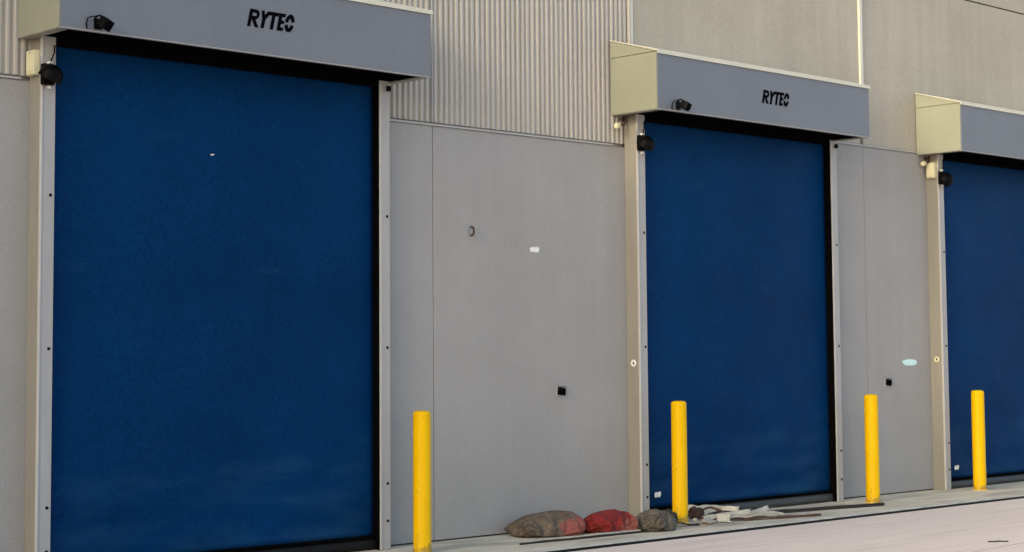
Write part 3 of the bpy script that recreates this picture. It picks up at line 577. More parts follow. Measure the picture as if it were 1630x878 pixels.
# ------------------------------------------------------------------ sandbags
# slumped cloth sacks: vertex positions in millimetres, two 34 x 22 cloth sheets sewn along their rim
SACK_A = '''
-394 -152 120 -398 -132 123 -391 -115 114 -398 -127 98 -402 -109 108 -403 -94 95 -405 -77 83 -393 -65 71 -382 -52 60 -361 -47 57 -377 -34 60 -393 -20 
62 -393 1 64 -403 18 68 -408 38 70 -408 59 71 -418 77 74 -421 98 75 -425 118 75 -428 139 75 -431 159 75 -434 180 75 -436 201 76 -370 -142 107 -374 
-149 124 -367 -128 123 -369 -125 102 -374 -106 109 -376 -100 88 -383 -83 100 -370 -71 87 -378 -50 87 -369 -32 79 -361 -14 71 -377 -15 85 -388 3 92 
-393 24 94 -399 45 97 -404 66 99 -405 87 97 -410 109 98 -412 130 98 -414 152 97 -416 174 96 -416 195 93 -407 193 73 -370 -166 120 -353 -157 106 -366 
-157 126 -356 -136 124 -353 -125 105 -352 -103 103 -361 -88 117 -368 -67 115 -364 -45 111 -356 -26 102 -345 -8 93 -362 -10 108 -373 9 115 -380 30 118 
-385 52 120 -388 75 120 -391 97 120 -392 120 117 -394 143 116 -395 165 114 -395 188 111 -387 195 91 -383 209 74 -358 -192 125 -338 -179 118 -341 -166 
137 -331 -151 122 -331 -128 123 -333 -104 124 -335 -81 125 -350 -66 136 -345 -44 131 -339 -22 124 -329 -3 115 -346 -5 130 -357 15 137 -364 38 140 -368 
61 141 -370 84 140 -371 108 136 -372 131 134 -372 154 130 -372 178 126 -368 197 114 -362 211 95 -355 220 74 -339 -213 118 -324 -199 134 -317 -179 146 
-322 -155 148 -327 -131 150 -332 -107 152 -337 -83 153 -330 -60 155 -318 -48 138 -316 -23 140 -313 1 137 -331 0 153 -342 21 159 -347 45 161 -349 69 
159 -350 93 156 -350 118 152 -349 141 146 -348 165 140 -346 187 131 -340 202 113 -335 219 96 -327 227 73 -311 -218 110 -311 -192 109 -298 -176 124 
-304 -152 126 -307 -127 131 -309 -103 136 -311 -91 158 -306 -68 167 -298 -46 157 -290 -25 148 -309 -14 160 -315 5 175 -318 30 170 -326 52 177 -327 77 
174 -327 102 169 -326 126 163 -324 150 155 -322 174 147 -319 195 134 -314 213 116 -308 228 97 -299 232 73 -284 -218 102 -284 -195 115 -282 -173 102 
-283 -148 108 -282 -124 118 -283 -111 140 -285 -99 163 -280 -75 173 -272 -53 163 -286 -35 174 -295 -13 184 -290 12 182 -300 34 191 -304 60 192 -303 85 
187 -302 110 180 -300 134 171 -298 158 162 -295 181 151 -292 203 137 -287 222 120 -279 224 95 -270 233 72 -257 -215 92 -256 -201 114 -254 -175 106 
-260 -156 123 -261 -132 134 -256 -106 139 -257 -104 165 -254 -82 180 -269 -62 189 -274 -38 198 -277 -13 205 -279 14 208 -279 40 208 -279 66 203 -278 
92 197 -277 117 188 -274 141 179 -272 165 167 -268 188 154 -264 209 140 -259 225 119 -251 219 95 -242 230 72 -231 -214 82 -229 -207 108 -237 -188 125 
-238 -164 138 -239 -140 150 -239 -114 159 -234 -89 165 -248 -67 158 -244 -53 181 -247 -32 198 -251 -10 213 -252 17 214 -252 44 211 -252 71 207 -253 97 
205 -251 122 196 -248 147 185 -245 171 172 -241 193 158 -237 214 142 -231 227 119 -223 216 96 -219 215 69 -206 -206 75 -207 -192 100 -212 -177 122 
-223 -153 117 -215 -136 136 -213 -111 149 -218 -85 142 -221 -67 163 -221 -42 173 -223 -20 190 -223 -7 213 -224 21 215 -226 48 218 -226 75 216 -227 103 
213 -224 127 201 -221 152 190 -218 176 177 -214 198 161 -209 218 144 -204 230 120 -199 229 93 -195 229 66 -193 -184 63 -202 -168 86 -188 -168 110 -200 
-155 131 -191 -130 124 -187 -108 139 -198 -93 160 -194 -68 169 -195 -43 182 -201 -28 204 -196 -3 215 -197 25 215 -200 51 208 -199 79 212 -200 106 218 
-197 131 208 -194 155 194 -191 179 181 -186 199 162 -182 220 146 -176 228 120 -172 223 92 -167 227 65 -184 -161 53 -181 -152 80 -175 -145 106 -175 
-164 126 -178 -143 144 -179 -122 161 -179 -100 178 -178 -75 191 -177 -50 202 -174 -25 212 -172 1 202 -171 28 207 -175 52 220 -174 79 224 -172 106 217 
-170 133 212 -167 157 199 -163 181 185 -158 198 164 -154 220 148 -149 224 121 -144 225 94 -139 226 66 -165 -178 61 -154 -157 77 -152 -160 105 -148 
-161 132 -153 -148 156 -153 -124 171 -151 -99 182 -152 -77 199 -149 -50 202 -147 -25 213 -145 3 209 -149 26 223 -148 53 227 -147 81 229 -145 108 224 
-142 134 215 -139 158 202 -136 182 188 -132 203 171 -126 219 149 -123 213 122 -120 211 94 -117 209 66 -140 -190 64 -134 -174 87 -125 -156 106 -125 
-146 132 -126 -147 160 -126 -126 177 -126 -103 192 -124 -76 200 -124 -51 212 -119 -24 211 -122 0 225 -122 27 231 -121 55 233 -119 82 230 -118 110 228 
-115 135 218 -112 159 205 -108 182 190 -104 203 172 -100 211 145 -97 222 120 -93 216 93 -91 219 65 -113 -198 66 -111 -188 92 -107 -175 117 -104 -162 
141 -98 -147 164 -99 -125 181 -99 -103 197 -97 -76 205 -97 -53 220 -96 -26 227 -96 1 232 -95 28 235 -94 56 236 -92 84 235 -90 111 232 -87 136 221 -84 
160 207 -81 183 192 -77 201 172 -73 214 147 -69 223 121 -67 223 94 -64 222 66 -86 -199 66 -83 -189 93 -80 -176 117 -77 -159 139 -75 -136 154 -74 -116 
173 -71 -100 195 -70 -77 210 -70 -51 222 -69 -25 228 -68 2 235 -67 30 238 -66 57 239 -65 85 237 -63 112 236 -60 136 221 -56 159 206 -53 183 194 -49 
200 172 -45 212 148 -42 221 122 -39 222 94 -36 222 66 -58 -200 67 -55 -191 93 -52 -173 115 -50 -156 136 -48 -137 156 -46 -118 177 -44 -97 193 -44 -71 
204 -42 -49 220 -41 -23 230 -41 4 237 -40 31 240 -38 59 242 -37 86 242 -35 113 235 -33 140 228 -30 162 213 -25 183 195 -21 199 173 -18 211 148 -14 219 
122 -11 220 94 -8 220 66 -31 -199 67 -29 -183 90 -32 -158 103 -32 -139 123 -31 -120 143 -22 -110 167 -18 -91 187 -16 -70 204 -15 -45 217 -14 -20 229 
-13 5 239 -12 33 243 -11 60 245 -10 88 243 -8 115 240 -6 142 233 -2 161 213 2 179 193 6 198 173 10 208 148 13 217 122 16 219 94 19 219 66 -3 -196 67 
-3 -174 85 -6 -163 111 -6 -145 132 -6 -126 152 2 -99 157 2 -77 173 9 -63 195 12 -41 212 14 -17 227 14 10 232 16 34 244 17 62 247 18 89 246 20 117 242 
21 144 236 25 164 218 30 181 197 34 195 173 38 205 148 41 214 121 44 217 94 47 217 66 24 -190 67 23 -179 93 21 -166 117 20 -150 140 20 -132 161 23 
-107 173 27 -82 185 35 -56 187 35 -32 200 40 -13 220 40 14 225 43 36 241 44 64 242 45 91 249 47 118 244 49 145 237 51 156 212 57 178 196 61 190 172 65 
201 147 69 211 121 72 215 94 74 213 65 47 -175 65 48 -169 93 48 -162 119 47 -149 144 46 -136 168 49 -112 181 52 -87 194 56 -62 203 60 -36 212 67 -9 
213 67 12 231 70 39 235 71 64 247 73 92 248 75 119 242 76 145 232 76 166 215 78 162 188 87 180 169 92 194 145 96 205 120 99 214 94 102 214 65 64 -153 
62 68 -150 90 73 -151 117 72 -137 141 74 -136 169 77 -114 185 79 -89 198 83 -64 209 86 -39 219 90 -13 228 95 14 231 96 38 245 99 65 249 101 93 246 102 
119 240 103 142 224 103 166 210 101 177 184 108 165 160 117 183 141 118 190 114 116 193 86 128 208 64 85 -168 72 95 -147 89 99 -140 115 99 -143 143 
102 -137 170 104 -114 185 107 -91 201 110 -66 211 114 -40 222 117 -15 232 120 11 241 123 38 246 126 65 246 128 93 242 130 119 235 129 140 217 129 162 
200 128 183 182 129 183 154 139 168 133 133 168 106 137 176 79 141 186 52 109 -180 79 121 -158 92 120 -157 120 126 -148 145 129 -135 170 131 -110 180 
135 -91 200 138 -67 212 141 -41 222 145 -15 232 148 11 240 151 38 243 153 66 243 155 92 234 156 118 225 157 144 216 156 165 199 155 183 177 154 194 
152 149 192 124 153 184 98 163 167 77 157 195 72 134 -191 82 141 -174 103 148 -157 124 149 -133 139 156 -132 165 159 -108 177 162 -91 199 165 -64 206 
169 -41 220 172 -16 231 175 11 238 178 38 239 181 66 237 182 93 231 183 119 222 184 144 211 184 167 195 180 173 169 178 183 143 176 200 122 176 199 94 
189 175 86 179 203 86 159 -190 95 167 -166 100 172 -145 117 175 -141 143 184 -128 165 185 -110 185 190 -87 199 192 -60 201 196 -37 215 200 -14 229 203 
11 236 206 38 234 207 65 228 208 91 221 204 112 205 208 138 199 211 164 191 206 182 171 201 198 150 204 204 124 201 209 98 212 189 85 200 207 67 186 
-188 107 182 -171 124 192 -151 137 201 -131 150 200 -106 157 212 -103 180 217 -81 194 220 -56 201 223 -32 209 227 -12 225 231 13 233 232 38 226 233 63 
219 232 87 208 229 108 193 225 129 178 229 154 172 234 179 166 229 192 144 219 180 123 225 195 103 234 208 82 226 206 55 192 -164 97 207 -158 117 212 
-134 123 220 -114 135 229 -106 157 239 -95 177 244 -74 189 246 -50 194 250 -31 210 251 -6 213 248 19 212 233 33 199 246 55 196 251 78 190 246 98 175 
252 122 175 255 146 167 258 168 157 249 174 134 245 188 114 239 171 98 232 179 75 242 202 81 223 -164 95 232 -144 106 241 -126 120 249 -116 140 258 
-103 158 266 -86 173 270 -65 183 273 -44 192 266 -22 188 269 2 192 263 24 189 245 27 174 257 47 172 268 68 170 273 91 171 278 114 171 281 135 160 283 
155 148 278 176 137 275 187 117 255 195 107 258 193 83 258 190 58 254 -156 99 262 -140 114 270 -125 129 278 -110 143 286 -92 155 291 -73 164 292 -52 
171 292 -30 176 285 -10 171 269 4 165 277 25 165 262 40 157 248 53 146 260 70 144 262 93 145 284 99 148 285 118 137 279 136 127 288 155 119 267 158 
113 277 174 101 257 165 96 252 163 73 284 -142 101 292 -128 115 298 -111 126 304 -94 136 308 -76 144 309 -56 149 308 -36 153 301 -16 153 284 -11 143 
280 9 139 287 28 140 278 45 134 265 59 126 252 73 117 266 88 117 286 85 123 276 102 116 285 117 106 298 132 104 278 132 101 278 146 86 281 163 75 276 
184 81 298 -111 97 313 -104 107 320 -89 117 325 -74 125 325 -55 128 324 -37 131 319 -19 132 306 -6 126 290 -6 116 293 13 115 295 31 114 284 45 107 267 
48 100 274 64 102 273 80 91 287 71 99 295 80 112 300 96 121 294 102 104 303 114 93 306 133 93 296 147 100 300 167 99 322 -87 89 322 -73 97 317 -58 106 
331 -50 105 331 -33 107 333 -17 111 322 -6 105 310 4 100 296 12 95 281 20 90 296 26 86 285 38 81 275 49 74 283 63 75 297 70 81 300 86 78 311 89 90 313 
77 102 318 86 115 309 99 119 303 115 121 311 130 124 319 142 115 310 -55 82 314 -41 87 325 -31 87 338 -25 85 339 -11 87 328 -8 82 315 -5 76 302 2 71 
292 11 67 282 22 61 282 35 64 295 35 56 300 39 69 306 51 64 306 63 55 317 71 60 327 78 67 332 86 79 337 93 91 338 99 105 332 98 118 330 102 132 331 
109 119 324 -24 68 337 -25 65 340 -13 64 342 0 64 332 10 65 322 17 64 313 24 67 303 30 63 301 32 51 295 37 41 298 48 43 304 59 47 312 48 45 319 38 42 
325 41 53 330 45 64 334 50 75 338 56 85 344 62 95 350 67 105 356 74 114 358 82 123 360 91 132 -391 -142 97 -373 -134 100 -375 -122 84 -396 -128 86 
-388 -111 76 -402 -100 63 -385 -89 54 -378 -74 39 -382 -53 36 -386 -32 33 -392 -11 35 -407 4 40 -413 25 42 -415 46 44 -417 68 46 -411 89 48 -420 109 
48 -421 130 48 -421 152 50 -420 174 51 -419 196 54 -382 -169 100 -364 -159 90 -370 -148 72 -391 -145 63 -379 -128 55 -398 -122 46 -402 -100 39 -405 
-78 36 -409 -56 31 -413 -34 27 -416 -12 21 -416 9 15 -415 32 16 -412 55 18 -410 77 20 -408 100 23 -399 119 32 -400 142 32 -399 164 35 -397 186 40 -392 
205 53 -373 -196 106 -379 -183 87 -383 -173 66 -384 -164 44 -393 -144 36 -388 -128 20 -390 -105 15 -393 -81 12 -393 -58 10 -393 -35 10 -391 -11 10 
-389 12 10 -388 36 10 -386 59 10 -385 83 10 -383 106 12 -380 130 14 -377 152 20 -374 174 27 -370 196 36 -364 213 52 -349 -208 96 -356 -196 76 -354 
-175 64 -357 -157 47 -367 -149 26 -362 -125 30 -364 -102 22 -365 -80 11 -367 -57 19 -365 -35 10 -363 -10 10 -362 14 10 -360 38 9 -359 63 9 -357 87 9 
-355 111 9 -353 136 10 -350 160 14 -347 182 22 -343 204 33 -336 219 51 -322 -216 87 -332 -208 65 -338 -191 48 -341 -173 31 -342 -153 15 -340 -128 14 
-338 -103 12 -340 -81 23 -340 -59 12 -338 -34 16 -336 -9 16 -335 16 15 -333 41 13 -331 66 9 -329 91 9 -328 116 9 -326 141 10 -323 165 19 -320 190 18 
-315 212 30 -308 225 50 -295 -217 78 -307 -215 55 -316 -203 34 -315 -180 23 -314 -157 11 -312 -131 13 -314 -108 25 -315 -85 12 -313 -59 10 -311 -34 9 
-309 -8 9 -308 18 9 -306 44 9 -304 69 9 -302 95 9 -300 121 9 -298 147 10 -295 169 21 -292 195 18 -288 219 26 -280 230 48 -269 -209 69 -280 -216 46 
-289 -200 27 -291 -175 37 -287 -160 16 -287 -136 25 -288 -112 14 -287 -86 9 -285 -60 9 -284 -33 9 -282 -7 9 -280 19 9 -278 46 9 -276 72 9 -274 98 9 
-273 125 9 -271 151 10 -268 173 24 -264 199 21 -261 225 22 -251 231 46 -243 -206 59 -254 -215 36 -262 -193 23 -264 -176 43 -260 -163 20 -263 -137 11 
-261 -111 19 -259 -87 9 -258 -60 9 -256 -33 9 -254 -6 9 -252 21 9 -250 48 9 -248 75 9 -247 102 9 -245 128 9 -243 155 10 -241 180 19 -239 204 31 -233 
227 18 -223 228 43 -217 -209 49 -229 -214 25 -235 -188 21 -237 -177 47 -234 -156 29 -235 -138 10 -233 -113 18 -232 -87 9 -230 -60 9 -228 -32 9 -226 -5 
9 -225 22 9 -223 50 9 -221 77 9 -219 104 9 -217 132 10 -216 159 10 -214 186 15 -211 206 33 -206 224 14 -199 215 39 -212 -183 42 -202 -207 31 -208 -181 
22 -210 -169 46 -210 -165 19 -208 -140 10 -206 -113 17 -204 -87 9 -202 -59 9 -200 -32 9 -199 -4 9 -197 24 9 -195 51 9 -193 79 9 -192 106 9 -190 134 10 
-188 161 10 -186 189 13 -183 206 34 -178 223 13 -171 216 38 -187 -178 31 -191 -195 10 -182 -173 22 -185 -157 44 -182 -166 18 -180 -140 10 -178 -113 15 
-176 -86 9 -175 -58 9 -173 -30 9 -171 -3 9 -169 25 9 -167 52 9 -166 80 9 -164 107 9 -162 135 10 -160 163 10 -159 190 11 -156 203 34 -151 218 11 -145 
223 37 -165 -193 37 -163 -196 10 -159 -182 34 -157 -156 44 -155 -166 18 -153 -140 10 -151 -112 9 -149 -85 9 -147 -57 9 -145 -29 9 -143 -2 9 -142 26 9 
-140 53 9 -138 81 9 -136 108 9 -135 136 10 -133 164 10 -131 191 10 -128 202 36 -124 211 10 -120 210 37 -138 -199 37 -135 -198 10 -132 -178 28 -129 
-155 43 -127 -165 17 -125 -139 9 -123 -111 9 -121 -84 9 -119 -56 9 -117 -29 9 -116 -1 9 -114 27 9 -112 54 9 -110 82 9 -109 109 9 -107 137 9 -105 164 
10 -104 192 10 -101 198 36 -97 210 11 -94 219 37 -111 -201 37 -108 -199 10 -105 -175 24 -102 -154 42 -99 -164 16 -97 -138 9 -96 -110 9 -94 -83 9 -92 
-55 9 -90 -28 9 -88 0 9 -86 28 9 -84 55 9 -83 83 9 -81 110 9 -79 138 9 -78 165 9 -76 193 10 -73 196 36 -69 209 12 -67 220 37 -83 -202 37 -80 -198 10 
-77 -174 22 -74 -154 42 -72 -164 16 -70 -137 10 -68 -109 9 -66 -82 9 -64 -54 9 -62 -27 9 -60 1 9 -59 28 9 -57 56 9 -55 84 9 -53 111 9 -52 139 9 -50 
166 9 -48 193 10 -46 192 36 -41 207 13 -39 221 37 -55 -202 37 -52 -198 10 -50 -173 21 -46 -154 41 -44 -163 15 -42 -136 9 -40 -108 9 -38 -81 9 -36 -53 
9 -35 -26 9 -33 2 9 -31 29 9 -29 57 9 -27 84 9 -26 112 9 -24 140 10 -23 167 15 -21 193 10 -18 188 35 -14 206 14 -11 220 37 -28 -201 38 -25 -198 10 -22 
-172 20 -19 -154 40 -16 -162 14 -14 -135 9 -13 -107 9 -11 -80 9 -9 -52 9 -7 -25 9 -5 3 9 -3 30 9 -2 58 9 0 85 9 2 113 9 3 140 14 5 168 12 7 194 9 9 
186 34 14 204 14 16 218 37 0 -199 38 3 -198 11 6 -172 19 9 -153 40 11 -160 13 13 -133 10 14 -106 15 17 -79 9 19 -52 9 21 -24 9 23 4 9 24 31 9 26 59 9 
28 86 9 29 114 12 31 141 10 32 168 17 35 194 9 37 183 34 41 203 14 44 217 38 27 -194 38 31 -197 11 33 -171 18 37 -154 39 39 -159 12 40 -131 13 41 -104 
10 43 -77 17 47 -51 9 48 -23 9 50 4 9 52 32 9 54 60 9 55 87 9 57 115 9 59 142 12 60 169 20 63 193 9 65 182 34 69 201 14 72 215 38 47 -174 35 56 -197 
22 61 -170 17 64 -154 39 67 -157 11 68 -130 10 69 -102 10 70 -74 11 72 -48 18 76 -22 9 78 5 9 80 33 9 81 61 9 83 88 9 85 116 9 86 143 15 87 169 23 90 
192 9 92 181 35 96 199 14 99 212 37 73 -169 40 80 -196 36 88 -175 20 92 -155 38 94 -156 11 95 -128 9 97 -101 9 98 -73 10 99 -45 12 101 -19 20 106 6 10 
107 34 9 109 62 9 111 89 9 112 117 12 112 141 24 111 165 11 118 191 11 119 186 38 124 198 13 121 195 41 100 -167 47 106 -194 45 115 -180 24 120 -157 
38 122 -154 10 123 -127 9 124 -99 9 126 -71 9 127 -44 13 129 -17 15 130 10 21 135 35 10 137 63 9 138 91 10 139 116 19 137 143 12 134 166 27 145 187 13 
147 187 41 150 203 19 142 212 44 125 -166 60 132 -193 54 142 -185 29 147 -159 37 150 -153 10 151 -125 9 152 -97 9 153 -70 10 154 -42 9 155 -15 9 156 
13 11 160 38 21 164 64 12 166 92 10 165 119 11 164 145 20 159 165 39 170 175 16 154 196 16 175 211 25 168 211 52 149 -168 74 159 -191 61 169 -187 35 
175 -160 35 177 -150 10 178 -123 10 179 -96 16 180 -68 15 180 -41 19 182 -13 16 184 13 10 186 41 10 190 66 20 191 94 19 192 122 17 180 134 39 185 160 
46 182 186 37 180 206 20 181 192 43 192 208 62 176 -171 82 186 -188 64 196 -185 39 202 -160 31 205 -144 10 205 -117 10 206 -91 18 207 -65 23 207 -40 
13 209 -13 9 211 14 9 214 41 9 216 68 10 219 94 14 209 109 35 205 134 26 205 161 27 210 186 34 207 210 21 205 206 48 200 181 57 198 -188 83 215 -187 
63 224 -177 41 230 -159 23 232 -136 10 232 -110 11 232 -84 12 234 -60 22 235 -37 10 237 -11 9 239 15 9 241 41 9 244 66 12 238 83 31 233 106 20 231 132 
16 232 158 17 232 184 16 235 207 18 234 201 43 230 181 58 210 -163 79 232 -164 66 248 -162 47 254 -144 30 255 -123 17 250 -103 32 259 -82 22 260 -59 
13 263 -34 10 264 -10 9 267 15 9 269 40 10 267 59 26 261 81 15 260 106 13 259 131 12 259 154 21 258 175 10 262 200 11 262 201 36 251 202 59 236 -147 
83 250 -140 65 270 -144 54 276 -127 38 279 -108 25 274 -89 38 269 -66 42 278 -47 31 288 -29 19 292 -8 10 295 15 10 294 36 20 290 58 11 289 81 10 288 
105 10 287 129 10 286 152 10 287 175 16 279 189 33 264 171 30 245 175 45 267 -148 82 281 -142 65 295 -126 58 296 -108 47 298 -88 36 292 -69 28 294 -53 
44 293 -32 49 302 -14 38 311 0 26 321 15 14 319 37 8 318 59 10 316 81 10 316 103 11 316 126 11 314 148 11 312 164 26 305 177 42 285 176 51 270 162 59 
296 -133 84 302 -119 70 298 -99 72 300 -82 61 302 -64 51 305 -46 41 302 -32 27 313 -18 36 328 -10 45 327 10 45 316 24 38 303 38 29 305 59 34 305 79 36 
304 100 36 307 120 38 323 125 26 324 140 40 323 155 54 314 171 63 296 179 69 313 -105 84 322 -96 72 322 -86 56 321 -78 39 321 -63 28 325 -46 20 329 
-28 18 335 -11 20 322 0 25 337 11 20 331 28 16 324 45 13 326 62 16 329 80 22 332 97 29 335 112 40 334 124 54 318 114 56 314 129 67 322 143 76 316 158 
86 324 -75 76 322 -65 62 313 -56 51 328 -49 48 329 -36 38 314 -28 41 327 -19 48 338 -6 50 343 9 41 344 26 42 347 41 34 349 50 20 353 63 10 356 72 23 
356 83 36 356 94 49 355 104 62 344 111 72 331 106 82 322 115 93 316 128 102 308 -45 70 313 -33 63 324 -27 57 336 -19 52 324 -15 59 312 -6 60 316 7 54 
325 18 55 322 28 43 321 36 31 321 49 26 326 63 27 338 59 34 349 50 39 352 59 51 355 67 62 357 77 74 359 87 84 360 97 94 353 106 104 345 114 114 
'''
